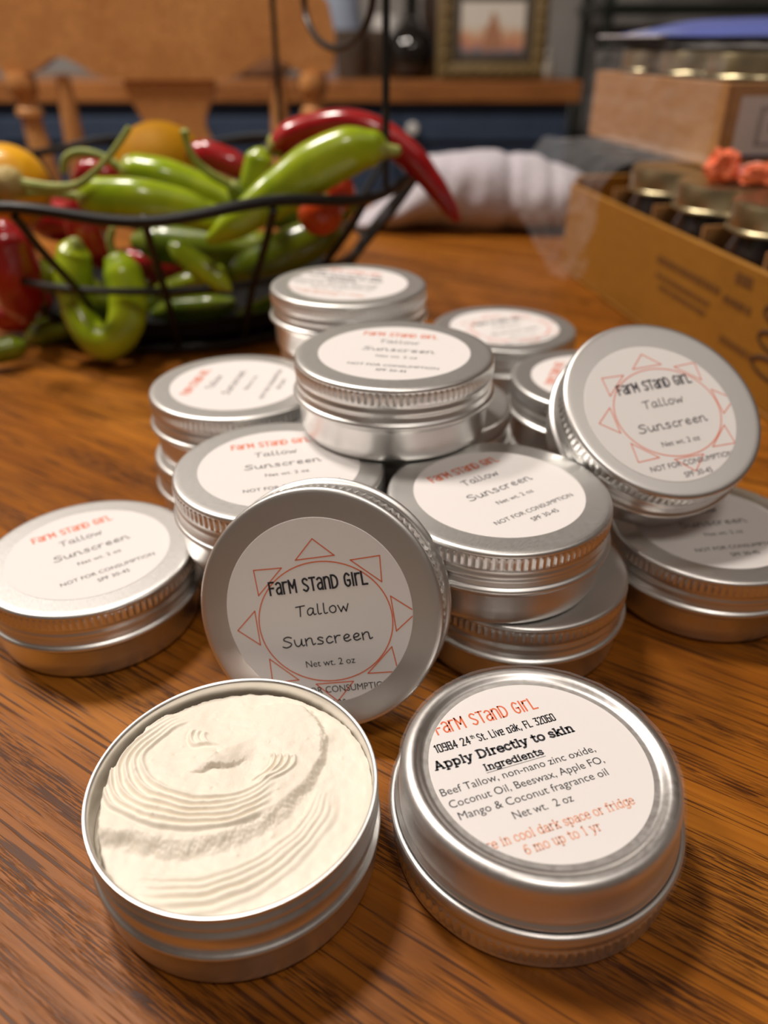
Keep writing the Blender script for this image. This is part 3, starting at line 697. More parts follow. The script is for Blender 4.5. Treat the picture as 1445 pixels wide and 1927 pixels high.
PRODUCE = [
 ('green_pepper','long straight-stemmed green pepper lying just inside the front rim of the bowl','pepper','pepper_green',[(-160.7,440.0,94.0,8.0),(-153.0,440.0,93.7,10.5),(-131.8,440.0,92.7,11.0),(-113.6,445.0,88.8,10.0),(-95.2,450.0,81.3,8.0),(-77.9,458.0,74.0,4.0)],[(-160.7,440.0,94.0,2.6),(-180.9,437.0,97.4,2.0),(-206.3,432.0,94.5,2.0)]),
 ('green_pepper','green pepper with a hooked stem, behind the long straight-stemmed one','pepper','pepper_green',[(-148.8,482.0,101.5,7.5),(-141.2,482.0,101.5,9.5),(-127.0,482.0,98.1,10.5),(-109.8,484.0,91.4,10.0),(-89.3,486.0,81.7,8.0),(-71.6,490.0,72.8,4.0)],[(-148.8,482.0,101.5,3.0),(-161.7,482.0,109.3,2.3),(-173.4,482.0,111.5,2.3),(-182.0,482.0,108.2,2.2),(-185.2,482.0,100.6,2.0)]),
 ('green_pepper','largest bright green pepper, propped over the right rim of the bowl','pepper','pepper_green',[(-0.1,455.0,115.7,5.5),(-6.4,455.0,116.2,9.5),(-20.6,452.0,114.7,12.5),(-37.7,448.0,107.6,13.0),(-57.6,441.0,95.5,11.5),(-77.6,434.0,83.5,8.5),(-94.5,430.0,74.2,3.0)],[(-0.7,455.0,115.7,4.0),(5.6,456.0,115.0,3.0),(8.4,456.0,115.0,2.6)]),
 ('red_pepper','long curved red pepper hanging over the right side of the wire bowl','pepper','pepper_red',[(-65.7,505.0,110.6,6.0),(-54.0,503.0,118.0,9.0),(-37.9,500.0,122.5,9.0),(-20.7,497.0,124.4,8.5),(-2.3,494.0,119.7,8.5),(14.7,490.0,108.9,8.0),(28.9,487.0,94.2,6.5),(38.6,485.0,81.8,5.0),(44.3,484.0,73.9,2.5)],[(-65.7,505.0,110.6,3.0),(-71.6,507.0,107.5,2.5)]),
 ('green_pepper','short upright green pepper tip behind the largest green pepper','pepper','pepper_green',[(-70.2,485.0,112.3,4.0),(-71.8,485.0,107.3,8.0),(-75.3,485.0,95.9,8.5),(-80.7,488.0,82.2,7.0)],None),
 ('orange_fruit','large round ochre fruit at the back of the wire bowl','fruit','ochre',None,(-159.4,600.0,84.8,35.0)),
 ('lemon','bright yellow round fruit at the left edge of the wire bowl','fruit','yellow',None,(-237.2,520.0,87.7,25.0)),
 ('dried_tomatillo','tan papery tomatillo with a long upturned stem at the left rim','vegetable','husk',None,(-194.4,428.0,102.9,9.0)),
 ('red_pepper','small glossy pink-red pepper under the hooked green stem','pepper','pepper_red',[(-185.0,505.0,93.0,6.0),(-177.2,505.0,96.6,9.0),(-168.4,505.0,95.4,8.0),(-165.2,505.0,91.5,5.0)],None),
 ('red_pepper','red pepper standing upright behind the bent green pepper','pepper','pepper_red',[(-179.7,478.0,89.8,5.0),(-178.1,478.0,82.5,9.0),(-178.1,480.0,70.2,10.5),(-175.6,482.0,57.4,9.0),(-173.6,484.0,47.4,4.0)],None),
 ('red_pepper','fat red pepper at the far left of the wire bowl','pepper','pepper_red',[(-217.9,462.0,76.7,6.0),(-218.4,462.0,66.4,13.0),(-219.9,464.0,49.3,16.0),(-220.6,468.0,32.3,14.0),(-221.8,472.0,17.9,6.0)],None),
 ('red_pepper','dark red pepper low in the bowl below the fat red one','pepper','pepper_red',[(-213.3,492.0,25.5,4.0),(-222.6,492.0,22.0,10.0),(-234.5,492.0,15.1,11.0),(-247.4,492.0,11.6,9.0),(-255.3,492.0,8.1,4.0)],None),
 ('cherry_tomato','orange-red tomato seen through the right side of the wire bowl','tomato','tomato',None,(-36.8,468.0,80.8,13.0)),
 ('cherry_tomato','darker red tomato tucked under the largest green pepper','tomato','tomato2',None,(-30.0,492.0,88.4,13.0)),
 ('red_pepper','dull red pepper lying behind the green ones, middle of the bowl','pepper','pepper_red',[(-126.5,548.0,104.3,5.0),(-114.3,546.0,102.3,9.0),(-99.0,544.0,97.5,8.5),(-87.3,542.0,90.8,5.0)],None),
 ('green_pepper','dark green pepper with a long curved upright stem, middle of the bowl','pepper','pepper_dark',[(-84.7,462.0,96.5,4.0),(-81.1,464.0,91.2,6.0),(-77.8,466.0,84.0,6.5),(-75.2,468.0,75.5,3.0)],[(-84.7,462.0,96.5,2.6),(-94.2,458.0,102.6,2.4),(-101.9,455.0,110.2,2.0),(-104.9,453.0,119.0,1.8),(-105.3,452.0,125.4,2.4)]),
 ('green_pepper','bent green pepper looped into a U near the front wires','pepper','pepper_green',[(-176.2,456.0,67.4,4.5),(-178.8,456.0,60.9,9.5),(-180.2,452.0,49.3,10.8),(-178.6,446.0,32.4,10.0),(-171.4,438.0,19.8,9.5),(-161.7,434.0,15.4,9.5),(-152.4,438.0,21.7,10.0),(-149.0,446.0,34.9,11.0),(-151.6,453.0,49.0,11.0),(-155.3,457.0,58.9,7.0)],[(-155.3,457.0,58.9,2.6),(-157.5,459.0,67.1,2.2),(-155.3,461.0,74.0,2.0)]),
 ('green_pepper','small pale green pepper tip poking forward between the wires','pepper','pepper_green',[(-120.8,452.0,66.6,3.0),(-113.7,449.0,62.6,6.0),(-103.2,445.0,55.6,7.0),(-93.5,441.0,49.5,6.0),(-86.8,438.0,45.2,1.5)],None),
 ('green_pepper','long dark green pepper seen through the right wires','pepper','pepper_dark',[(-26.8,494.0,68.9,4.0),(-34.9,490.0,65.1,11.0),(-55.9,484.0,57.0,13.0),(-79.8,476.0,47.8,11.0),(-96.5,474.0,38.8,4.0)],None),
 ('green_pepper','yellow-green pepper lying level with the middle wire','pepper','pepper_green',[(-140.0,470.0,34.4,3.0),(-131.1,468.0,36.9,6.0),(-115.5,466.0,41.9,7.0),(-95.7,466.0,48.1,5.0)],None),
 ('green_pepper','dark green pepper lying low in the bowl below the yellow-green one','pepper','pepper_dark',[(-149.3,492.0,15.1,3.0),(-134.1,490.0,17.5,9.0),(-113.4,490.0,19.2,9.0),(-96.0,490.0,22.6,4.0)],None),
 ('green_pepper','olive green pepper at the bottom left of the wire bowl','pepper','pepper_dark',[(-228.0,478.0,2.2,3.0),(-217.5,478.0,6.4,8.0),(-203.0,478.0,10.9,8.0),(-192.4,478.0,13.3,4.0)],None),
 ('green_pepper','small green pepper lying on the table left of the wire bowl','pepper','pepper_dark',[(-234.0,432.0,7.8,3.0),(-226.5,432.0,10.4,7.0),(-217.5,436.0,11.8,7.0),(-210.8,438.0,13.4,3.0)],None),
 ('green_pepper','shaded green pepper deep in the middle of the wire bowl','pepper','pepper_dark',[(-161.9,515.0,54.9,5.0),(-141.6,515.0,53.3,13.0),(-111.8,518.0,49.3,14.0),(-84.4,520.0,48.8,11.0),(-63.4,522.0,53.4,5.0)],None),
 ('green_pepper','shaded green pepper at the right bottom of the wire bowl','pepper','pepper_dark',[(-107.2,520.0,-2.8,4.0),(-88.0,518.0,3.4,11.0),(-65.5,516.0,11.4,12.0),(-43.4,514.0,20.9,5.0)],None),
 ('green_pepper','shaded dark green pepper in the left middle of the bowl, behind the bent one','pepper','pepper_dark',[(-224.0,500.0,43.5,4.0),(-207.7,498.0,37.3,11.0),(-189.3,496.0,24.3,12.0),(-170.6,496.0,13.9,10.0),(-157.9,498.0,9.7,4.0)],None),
 ('red_pepper','shaded red pepper deep behind the small pale green tip','pepper','pepper_red',[(-174.9,540.0,40.7,5.0),(-157.3,538.0,34.1,12.0),(-135.7,536.0,29.3,13.0),(-114.9,536.0,20.2,6.0)],None),
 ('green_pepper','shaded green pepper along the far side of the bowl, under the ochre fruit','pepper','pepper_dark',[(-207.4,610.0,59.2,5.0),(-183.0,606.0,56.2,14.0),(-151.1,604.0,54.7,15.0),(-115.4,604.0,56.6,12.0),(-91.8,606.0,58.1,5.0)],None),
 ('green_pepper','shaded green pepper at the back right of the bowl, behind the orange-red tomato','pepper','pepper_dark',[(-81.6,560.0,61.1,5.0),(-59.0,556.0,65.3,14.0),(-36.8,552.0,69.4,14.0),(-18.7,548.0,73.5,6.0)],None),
 ('red_pepper','shaded red pepper at the back left of the bowl, behind the bright yellow fruit','pepper','pepper_red',[(-254.0,570.0,62.8,6.0),(-231.3,566.0,58.2,15.0),(-207.8,562.0,57.2,14.0),(-189.3,560.0,54.1,6.0)],None),
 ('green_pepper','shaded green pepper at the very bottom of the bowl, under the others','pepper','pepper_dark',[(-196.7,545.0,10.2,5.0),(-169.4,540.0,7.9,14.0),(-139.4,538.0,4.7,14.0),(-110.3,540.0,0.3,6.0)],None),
]

HUSK_STEM = [(-187.8, 428.0, 102.9), (-170.4, 426.0, 101.2), (-156.4, 426.0, 103.0), (-142.8, 428.0, 112.8), (-134.6, 430.0, 120.9), (-128.2, 432.0, 128.5)]

# ------------------------------------------------------------------ wire bowl
BX, BY = -0.140, 0.558
wb = thing('wire_fruit_bowl', 'black wire fruit bowl full of peppers with a tall handle, left behind the tins', 'bowl', (BX, BY, 0))
def ring_pts(r, z, n=96, wave=0.0, k=8, ph=0.0):
    return [(r * math.cos(2 * PI * i / n), r * math.sin(2 * PI * i / n), z + wave * math.cos(k * 2 * PI * i / n + ph)) for i in range(n)]
bm = bmesh.new(); add_tube(bm, ring_pts(.165, .0935, 128, .0030, 8, math.radians(180 - 8 * 8)), .0029, 10, True); obj('rim', bm, BLACKWIRE, wb)
bm = bmesh.new(); add_tube(bm, ring_pts(.126, .046), .0021, 10, True); obj('middle_ring', bm, BLACKWIRE, wb)
bm = bmesh.new(); add_tube(bm, ring_pts(.100, .004), .0027, 10, True); obj('base_ring', bm, BLACKWIRE, wb)
bm = bmesh.new()
for r in (.03, .055, .078): add_tube(bm, ring_pts(r, .004), .0016, 8, True)
for i in range(4):
    a = PI * i / 4; add_tube(bm, [(-.1 * math.cos(a), -.1 * math.sin(a), .004), (0, 0, .0041), (.1 * math.cos(a), .1 * math.sin(a), .004)], .0016, 8)
obj('floor_grid', bm, BLACKWIRE, wb)
bm = bmesh.new(); add_lathe(bm, [(0, .0068), (.090, .0068), (.101, .012), (.1075, .022), (.1085, .0222), (.103, .0115), (.092, .0058), (0, .0058)], 72); obj('added_shade_dish', bm, MATTEBLACK, wb)  # added dish that blocks light so the bottom of the bowl goes dark
for i in range(16):
    a = math.radians(-90 + 8 + 22.5 * i)
    pr = catmull([(.165, 0, .0925), (.150, 0, .072), (.1275, 0, .046), (.110, 0, .02), (.100, 0, .004)], 6)
    bm = bmesh.new(); add_tube(bm, [(p.x * math.cos(a), p.x * math.sin(a), p.z) for p in pr], .0022, 8); obj('rib', bm, BLACKWIRE, wb)
# handle: two uprights tied by a ring and an arch above it
pa, pb = Vector((.141, -.085, .094)), Vector((.054, .155, .094))
for p in (pa, pb):
    bm = bmesh.new(); q = p + Vector((0, 0, .22)); add_tube(bm, [p, p + Vector((0, 0, .08)), p + Vector((0, 0, .16)), q], .0021, 10); obj('handle_upright', bm, BLACKWIRE, wb)
d = (pb - pa); L_ = d.length; d.normalize()
bm = bmesh.new(); mid = (pa + pb) / 2
add_tube(bm, [pa + Vector((0, 0, .22))] + [mid + d * (-L_ / 2 * math.cos(PI * i / 16)) + Vector((0, 0, .22 + .10 * math.sin(PI * i / 16))) for i in range(1, 16)] + [pb + Vector((0, 0, .22))], .0021, 10)
obj('handle_arch', bm, BLACKWIRE, wb)
bm = bmesh.new()
rc = Vector((-.0315, .590, .1895)) - Vector((BX, BY, 0))
e1 = d
add_tube(bm, [rc + e1 * (.075 * math.cos(2 * PI * i / 48)) + Vector((0, 0, .0285 * math.sin(2 * PI * i / 48))) for i in range(48)], .0022, 10, True)
obj('handle_ring', bm, BLACKWIRE, wb)

# ------------------------------------------------------------------ peppers and fruit
def pepper_body(pts):
    P = catmull([p[:3] for p in pts], 8); n = len(P)
    R = []
    m = len(pts) - 1
    for i in range(n):
        s = i / 8; k = min(int(s), m - 1); f = s - k; f = f * f * (3 - 2 * f)
        R.append(pts[k][3] * (1 - f) + pts[k + 1][3] * f)
    sd = random.uniform(0, 6)
    bm = bmesh.new()
    add_tube(bm, P, R, 22, lobes=lambda s, a: 1 + 0.045 * math.cos(3 * a + sd + 1.5 * s) + 0.02 * math.sin(9 * s + 2 * a + sd))
    for v in bm.verts: v.co *= MM
    return bm
for (name, label, cat, col, body, stem) in PRODUCE:
    if body is None:
        x, y, z, r = stem
        t = thing(name, label, cat, (x * MM, y * MM, z * MM))
        bm = bmesh.new()
        n = 28; prof = []
        for i in range(n + 1):
            a = -PI / 2 + PI * i / n
            rr = r * math.cos(a) if 0 < i < n else 0.0
            zz = r * (0.94 * math.sin(a))
            if cat == 'tomato': zz -= 0.22 * r * math.exp(-(rr / (0.35 * r)) ** 2) * (1 if a > 0 else 0)
            if name == 'lemon': zz *= 1.0; rr *= 1.0 if abs(a) < 1.2 else 0.9
            prof.append((rr, zz))
        def fn(rr, z, a, i, nm=name):
            return rr * (1 + (0.05 * math.cos(6 * a) if nm == 'dried_tomatillo' else 0.012 * math.cos(5 * a)))
        add_lathe(bm, prof, 48, fn=fn)
        if name == 'lemon':
            bmesh.ops.rotate(bm, verts=bm.verts, cent=(0, 0, 0), matrix=Matrix.Rotation(math.radians(70), 3, 'Y'))
            for v in bm.verts: v.co.x *= 1.15
        for v in bm.verts: v.co *= MM
        obj('skin', bm, PRODUCE_MATS[col], t, smooth=80)
        if name == 'dried_tomatillo':
            bm = bmesh.new(); pts = catmull([Vector(q) - Vector((x, y, z)) for q in HUSK_STEM], 6)
            add_tube(bm, [p * MM for p in pts], [(3.2 - 1.6 * min(1, i / 16)) * MM for i in range(len(pts))], 10); obj('stem', bm, STEM, t)
        if cat == 'tomato':
            bm = bmesh.new()
            for k in range(5):
                a = 2 * PI * k / 5
                add_tube(bm, [Vector((math.cos(a) * q * r * MM, math.sin(a) * q * r * MM, (0.80 - 0.18 * q) * r * MM)) for q in (0, .25, .5, .7)], [1.2 * MM, 1.5 * MM, 1.0 * MM, .3 * MM], 6)
            obj('calyx', bm, STEM, t)
        continue
    c = Vector(body[len(body) // 2][:3])
    rel = [(p[0] - c.x, p[1] - c.y, p[2] - c.z, p[3]) for p in body]
    t = thing(name, label, cat, c * MM)
    obj('flesh', pepper_body(rel), PRODUCE_MATS[col], t, smooth=80)
    if stem:
        rs = [(p[0] - c.x, p[1] - c.y, p[2] - c.z, p[3]) for p in stem]
        bm = bmesh.new()
        P = catmull([p[:3] for p in rs], 7); R = np.interp(np.linspace(0, len(rs) - 1, len(P)), range(len(rs)), [p[3] for p in rs])
        add_tube(bm, [p * MM for p in P], [float(q) * MM for q in R], 10)
        # calyx cap gripping the shoulder of the pepper
        d0 = (Vector(rel[1][:3]) - Vector(rel[0][:3])).normalized(); p0 = Vector(rel[0][:3]); r0 = rel[0][3]
        add_tube(bm, [(p0 - d0 * 2.5) * MM, (p0 - d0 * 1.0) * MM, (p0 + d0 * 1.5) * MM, (p0 + d0 * 4.0) * MM], [r0 * .45 * MM, r0 * .85 * MM, r0 * 1.12 * MM, r0 * 1.16 * MM], 18,
                 lobes=lambda s, a: 1 + (0.07 * math.cos(6 * a) if s > 0.5 else 0))
        obj('stem', bm, STEM, t, smooth=60)

# ------------------------------------------------------------------ carton of jars at the right, with a wrapped tray on top
CA = math.radians(8.1)
CO = Vector((0.170, 0.533, 0.0))          # a point on the carton's left face
def cpt(u, w, z): # u across from the left face, w along it
    return (u * math.cos(CA) - w * math.sin(CA), u * math.sin(CA) + w * math.cos(CA), z)
ct = thing('jar_carton', 'open brown cardboard carton of dark jars at the right edge', 'carton', CO, CA)
W_, L0, L1, CH = 0.209, -0.205, 0.138, 0.067
th = 0.0035
def panel(name, m, *b):
    bm = bmesh.new(); add_box(bm, *b, 0.0008, 1); return obj(name, bm, m, ct)
panel('bottom_panel', AMBERCARD, 0, W_, L0, L1, 0.0002, th)
left = panel('left_panel', AMBERCARD, 0, th, L0, L1, th + .0001, CH)
panel('right_panel', AMBERCARD, W_ - th, W_, L0, L1, th + .0001, CH)
panel('far_panel', AMBERCARD, th + .0002, W_ - th - .0002, L1 - th, L1, th + .0001, CH + .006)
panel('near_panel', AMBERCARD, th + .0002, W_ - th - .0002, L0, L0 + th, th + .0001, CH)
bm = bmesh.new()  # printed marks on the left panel, as blurred dark lettering
def mark(w0, w1, z0, z1, mi):
    r = bmesh.ops.create_cube(bm, size=1)['verts']
    for v in r: v.co = Vector((-.0002 + v.co.x * .0003, (w0 + w1) / 2 + v.co.y * (w1 - w0), (z0 + z1) / 2 + v.co.z * (z1 - z0)))
    for f in {f for v in r for f in v.link_faces}: f.material_index = mi
random.seed(3)
for row, (wa, wb_, zz, hh) in enumerate(((-.108, -.030, .0455, .0042), (-.100, -.032, .0365, .0030), (-.098, -.038, .0305, .0030), (-.136, -.120, .056, .006), (-.140, -.112, .044, .004), (-.150, -.118, .023, .004))):
    x = wa
    while x < wb_:
        w = random.uniform(.002, .006); mark(x, min(x + w, wb_), zz, zz + hh, 0); x += w + random.uniform(.0008, .002)
for zc in (.0505, .0375, .0245):      # three large rounded dark letter shapes turned on their side
    pts = [(-.0004, -.168 + .0165 * math.cos(2 * PI * i / 24), zc + .0048 * math.sin(2 * PI * i / 24)) for i in range(24)]
    add_tube(bm, pts, .0012, 4, True, mi=1)
for v in bm.verts:
    if v.co.x < -.0006: v.co.x = -.0006
    if v.co.x > .0: v.co.x = .0
obj('printing', bm, [CARDPRINT, CARDPRINT2], left, smooth=None)
bm = bmesh.new()
for k in range(4): add_box(bm, .006, W_ - .006, -.166 + .066 * k + .033 - .001, -.166 + .066 * k + .033 + .001, th + .0002, .074)
obj('cross_dividers', bm, KRAFT, ct)
bm = bmesh.new()
for u in (.0707, .1377): add_box(bm, u - .0008, u + .0008, L0 + .005, L1 - .005, th + .0002, .062)
obj('long_dividers', bm, KRAFT, ct)
JAMGLASS = mat('dark_jam', (0.012, 0.006, 0.005), 0.08, coat=0.5, srgb=False)
def jar_mesh_glass():
    bm = bmesh.new(); add_lathe(bm, [(0, .0006), (.022, 0), (.0262, .002), (.0275, .006), (.0275, .058), (.0265, .064), (.0245, .069), (.0245, .080), (0, .080)], 48)
    o = obj('jar_glass', bm, JAMGLASS, smooth=40); me = o.data; bpy.data.objects.remove(o); return me
def jar_mesh_lid():
    bm = bmesh.new()
    add_lathe(bm, [(0, .0880), (.0215, .0880), (.0225, .0884), (.0262, .0884), (.0276, .0876), (.0280, .0864), (.0279, .0755), (.0285, .0748), (.0287, .0738), (.0282, .0730), (.0268, .0732), (.0266, .0805), (0, .0805)], 72)
    o = obj('jar_lid', bm, GOLD, smooth=40); me = o.data; bpy.data.objects.remove(o); return me
ME_JG, ME_JL = jar_mesh_glass(), jar_mesh_lid()
names_w = ['nearest', 'second nearest', 'third nearest', 'farthest']
for col, u in enumerate((.0372, .1042, .1712)):
    for k in range(4):
        w = -.166 + .066 * k
        p = Vector(cpt(u, w, 0)) + CO
        t = thing('gold_lid_jar', 'dark gold-lidded jar in the carton, %s row from left, %s' % (('first', 'second', 'third')[col], names_w[k]), 'jar', (p.x, p.y, th + .0006), CA, 'jars in the brown carton')
        child('glass_body', ME_JG, t).scale = (1.14, 1.14, 1); child('lid', ME_JL, t).scale = (1.145, 1.145, 1)
# upper tray, shrink wrapped
UA = math.radians(9.0); UO = Vector((.2156, .549, .0932)); UL, UW, UH = .215, .212, .050
ut = thing('wrapped_jar_tray', 'plastic-wrapped kraft tray of jars stacked on the open carton at the right', 'tray', UO, UA)
def ubox(name, m, *b, bev=.0008):
    bm = bmesh.new(); add_box(bm, *b, bev, 1); return obj(name, bm, m, ut)
ubox('tray_bottom', KRAFT, .003, UW - .003, .003, UL - .003, 0, .003)
ubox('tray_side', KRAFT, 0, .003, 0, UL, 0, UH); ubox('tray_side', KRAFT, UW - .003, UW, 0, UL, 0, UH)
fr_ = ubox('tray_end', KRAFT, .0032, UW - .0032, 0, .003, 0, UH); ubox('tray_end', KRAFT, .0032, UW - .0032, UL - .003, UL, 0, UH)
CARDLABEL = mat('tray_label_paper', (0.62, 0.55, 0.56), 0.6, srgb=False); NAVYINK = mat('navy_ink', (0.03, 0.04, 0.14), 0.6, srgb=False); GREYINK = mat('grey_ink', (0.33, 0.29, 0.31), 0.6, srgb=False)
bm = bmesh.new()
def lab(x0, x1, z0, z1, y, mi): add_box(bm, x0, x1, y - .0002, y, z0, z1, 0, 1, mi)
lab(.010, .125, .0085, .0425, -.0002, 0); lab(.010, .125, .0065, .0085, -.0002, 1)
for b in ((.0245, .0585, .0345, .0365), (.0245, .0585, .0135, .0155), (.0245, .0275, .0155, .0345), (.0555, .0585, .0155, .0345)): lab(*b, -.0005, 2)
V, F = sans_raw('BA'); vs = [bm.verts.new((.0325 + v[0] * .0105, -.0008, .0225 + v[1] * .0075)) for v in V]
for f in F: bm.faces.new([vs[i] for i in f]).material_index = 3
obj('tray_label', bm, [CARDLABEL, NAVYINK, GREYINK, INK], fr_, smooth=None)
for cx in range(3):
    for cy in range(3):
        p = Vector((.0385 + .0675 * cx, .0390 + .0675 * cy, .0036)); M_ = Matrix.Rotation(UA, 3, 'Z'); q = M_ @ p + UO
        t = thing('gold_lid_jar', 'gold-lidded jar in the wrapped upper tray, %s column from left, %s' % (('first', 'second', 'third')[cx], ('nearest', 'second nearest', 'third nearest', 'farthest')[cy]), 'jar', q, UA, 'jars in the wrapped tray')
        a_ = child('glass_body', ME_JG, t); b_ = child('lid', ME_JL, t)
        a_.scale = (1.12, 1.12, .66); b_.scale = (1.13, 1.13, 1); b_.location = (0, 0, -.026)
# film: clings over the left side and the near end, with a torn skirt hanging at the far left
bm = bmesh.new()
def sheet(fn, nu, nv):
    g = [[bm.verts.new(fn(i / nu, j / nv)) for j in range(nv + 1)] for i in range(nu + 1)]
    for i in range(nu):
        for j in range(nv): bm.faces.new((g[i][j], g[i + 1][j], g[i + 1][j + 1], g[i][j + 1]))
def wob(a, b, k): return noise.noise(Vector((a * 9, b * 7, k))) * .0022 + noise.noise(Vector((a * 25, b * 22, k + 4))) * .0010
sheet(lambda s, t: (-.0032 + wob(s, t, 1), .004 + s * (UL - .004), .002 + t * .064 + wob(s, t, 5)), 60, 24)
sheet(lambda s, t: (.0 + s * (UW - .002), -.0035 + wob(s, t, 2), .020 + t * .046 + wob(s, t, 6)), 60, 16)
sheet(lambda s, t: (-.002 + s * UW, -.002 + t * UL, .0695 + wob(s, t * 2, 3)), 60, 60)
obj('plastic_wrap', bm, FILM, ut, smooth=80)
bm = bmesh.new()
def flap(s, t):
    q = min(1, t / .42); d_ = max(0, (t - .42) / .58)
    u = -.006 - .076 * q - .004 * d_ - .010 * s * d_
    z = .0075 - .014 * max(0, (q - .78) / .22) ** 2 - .066 * d_ * (.72 + .28 * math.sin(4.2 * s + .4))
    return (u + 1.5 * wob(s * .8, t, 8), -.015 + .145 * s, z + 1.2 * wob(s, t, 9))
sheet(flap, 60, 50)
obj('torn_wrap_flap', bm, FILM, ut, smooth=80)
# packet on the very top
WHITEP = mat('packet_film', (0.72, 0.70, 0.74), 0.3, srgb=False)
PK = mat('packet_print', (0.6, 0.6, 0.7), 0.28, coat=0.3, srgb=False)
nt, N, L, B = nodes(PK)
vv = nt.nodes.new('ShaderNodeTexVoronoi'); vv.inputs['Scale'].default_value = 14
nt.links.new(add_mapping(nt, (1, 1.6, 1), (0, 0, .5)).outputs[0], vv.inputs['Vector'])
rp = add_ramp(nt, vv.outputs['Color'], [(0.0, (.13, .17, .50)), (.46, (.22, .28, .62)), (.54, (.66, .64, .66)), (.8, (.70, .68, .62))], 'CONSTANT')
L.new(rp.outputs['Color'], B.inputs['Base Color'])
pkt = thing('snack_packet', 'blue and white plastic packet lying on the wrapped jar tray', 'packet', UO + Vector((-.014, .085, .0735)), UA)
bm = bmesh.new(); rows = []
nx, ny = 36, 28; top = []; bot = []
for i in range(nx + 1):
    a, b = [], []
    for j in range(ny + 1):
        u, w = i / nx, j / ny
        puff = (math.sin(PI * u) ** .7 * math.sin(PI * w) ** .7)
        wv = noise.noise(Vector((u * 5, w * 5, 2))) * .002
        a.append(bm.verts.new((u * .19, .01 + w * .105, .0015 + .0125 * puff + wv * puff))); b.append(bm.verts.new((u * .19, .01 + w * .105, .0012 - .0005 * puff)))
    top.append(a); bot.append(b)
for i in range(nx):
    for j in range(ny):
        bm.faces.new((top[i][j], top[i + 1][j], top[i + 1][j + 1], top[i][j + 1])); bm.faces.new((bot[i][j], bot[i][j + 1], bot[i + 1][j + 1], bot[i + 1][j]))
for i in range(nx):
    bm.faces.new((top[i][0], bot[i][0], bot[i + 1][0], top[i + 1][0])); bm.faces.new((top[i][ny], top[i + 1][ny], bot[i + 1][ny], bot[i][ny]))
for j in range(ny):
    bm.faces.new((top[0][j], top[0][j + 1], bot[0][j + 1], bot[0][j])); bm.faces.new((top[nx][j], bot[nx][j], bot[nx][j + 1], top[nx][j + 1]))
obj('packet_pouch', bm, PK, pkt, smooth=60)
bm = bmesh.new(); add_box(bm, -.006, 0, .008, .117, .0008, .0022); obj('sealed_edge', bm, WHITEP, pkt)
bm = bmesh.new(); add_box(bm, .19, .196, .008, .117, .0008, .0022); obj('sealed_edge', bm, WHITEP, pkt)
# tissue flower scraps on the lower lids
TIS1 = mat('orange_tissue', (0.80, 0.17, 0.07), 0.7, srgb=False); TIS2 = mat('pink_tissue', (0.80, 0.36, 0.30), 0.7, srgb=False)
tf = thing('tissue_bow', 'crumpled orange and pink tissue bow lying on the gold lids below the wrapped tray', 'decoration', (.214, .500, .0945))
for nm, m, c, sx, sz, k in (('loop', TIS1, (-.012, .000, .007), .009, .009, 1), ('loop', TIS1, (.014, -.010, .004), .015, .0075, 2), ('tail', TIS2, (.036, -.012, .004), .018, .0075, 3), ('tail', TIS2, (.004, .004, .002), .014, .006, 4)):
    bm = bmesh.new(); n = 40; prev = None
    bmesh.ops.create_icosphere(bm, subdivisions=4, radius=1)
    for v in bm.verts:
        q = v.co.copy(); f = 1 + .55 * noise.noise(q * 1.6 + Vector((k * 5, 0, 0))) + .28 * noise.noise(q * 4 + Vector((0, k * 3, 0)))
        v.co = Vector((c[0] + q.x * sx * f, c[1] + q.y * .008 * f, max(-.0055 + .0, c[2] + q.z * sz * f)))
        v.co.z = max(v.co.z, -.0016)
    obj(nm, bm, m, tf, smooth=50)

# ------------------------------------------------------------------ rolled cloth on the table
CLOTH = mottled('grey_towelling', (0.46, 0.43, 0.47), (0.58, 0.55, 0.60), 300, 0.95, 0, 0.5)
bm = bmesh.new()
n, m = 72, 90; rows = []
for j in range(m + 1):
    s = j / m; row = []
    for i in range(n):
        a = 2 * PI * i / n
        end = math.sin(PI * min(max(s, .0), 1)) ** .22 if 0 < s < 1 else 0.12
        rx, rz = .052 * end, .0365 * end * (.30 + .70 * min(1, max(0, (s - .04) / .26)) ** 1.2)
        f = 1 + .10 * noise.noise(Vector((s * 4.5, math.cos(a) * 1.3, math.sin(a) * 1.3))) + .06 * math.sin(a * 2 + s * 9) + .05 * noise.noise(Vector((s * 18, a, 3)))
        f *= 1 - .10 * math.exp(-((s - .63) / .03) ** 2) - .06 * math.exp(-((s - .8) / .02) ** 2)
        z = rz * .97 + rz * math.sin(a) * f
        row.append(bm.verts.new((-.135 + .245 * s, rx * math.cos(a) * f, max(z, .0006 + .0004 * math.sin(i)))))
    rows.append(row)
for j in range(m):
    for i in range(n): bm.faces.new((rows[j][i], rows[j][(i + 1) % n], rows[j + 1][(i + 1) % n], rows[j + 1][i]))
bm.faces.new(rows[0]); bm.faces.new(rows[-1])
o = obj('rolled_towel', bm, CLOTH, smooth=70); o.location = (.106, .838, 0); o.rotation_euler = (0, 0, math.radians(-4))
tag(o, 'rolled grey towel lying on the table behind the tins', 'towel')
o2 = None

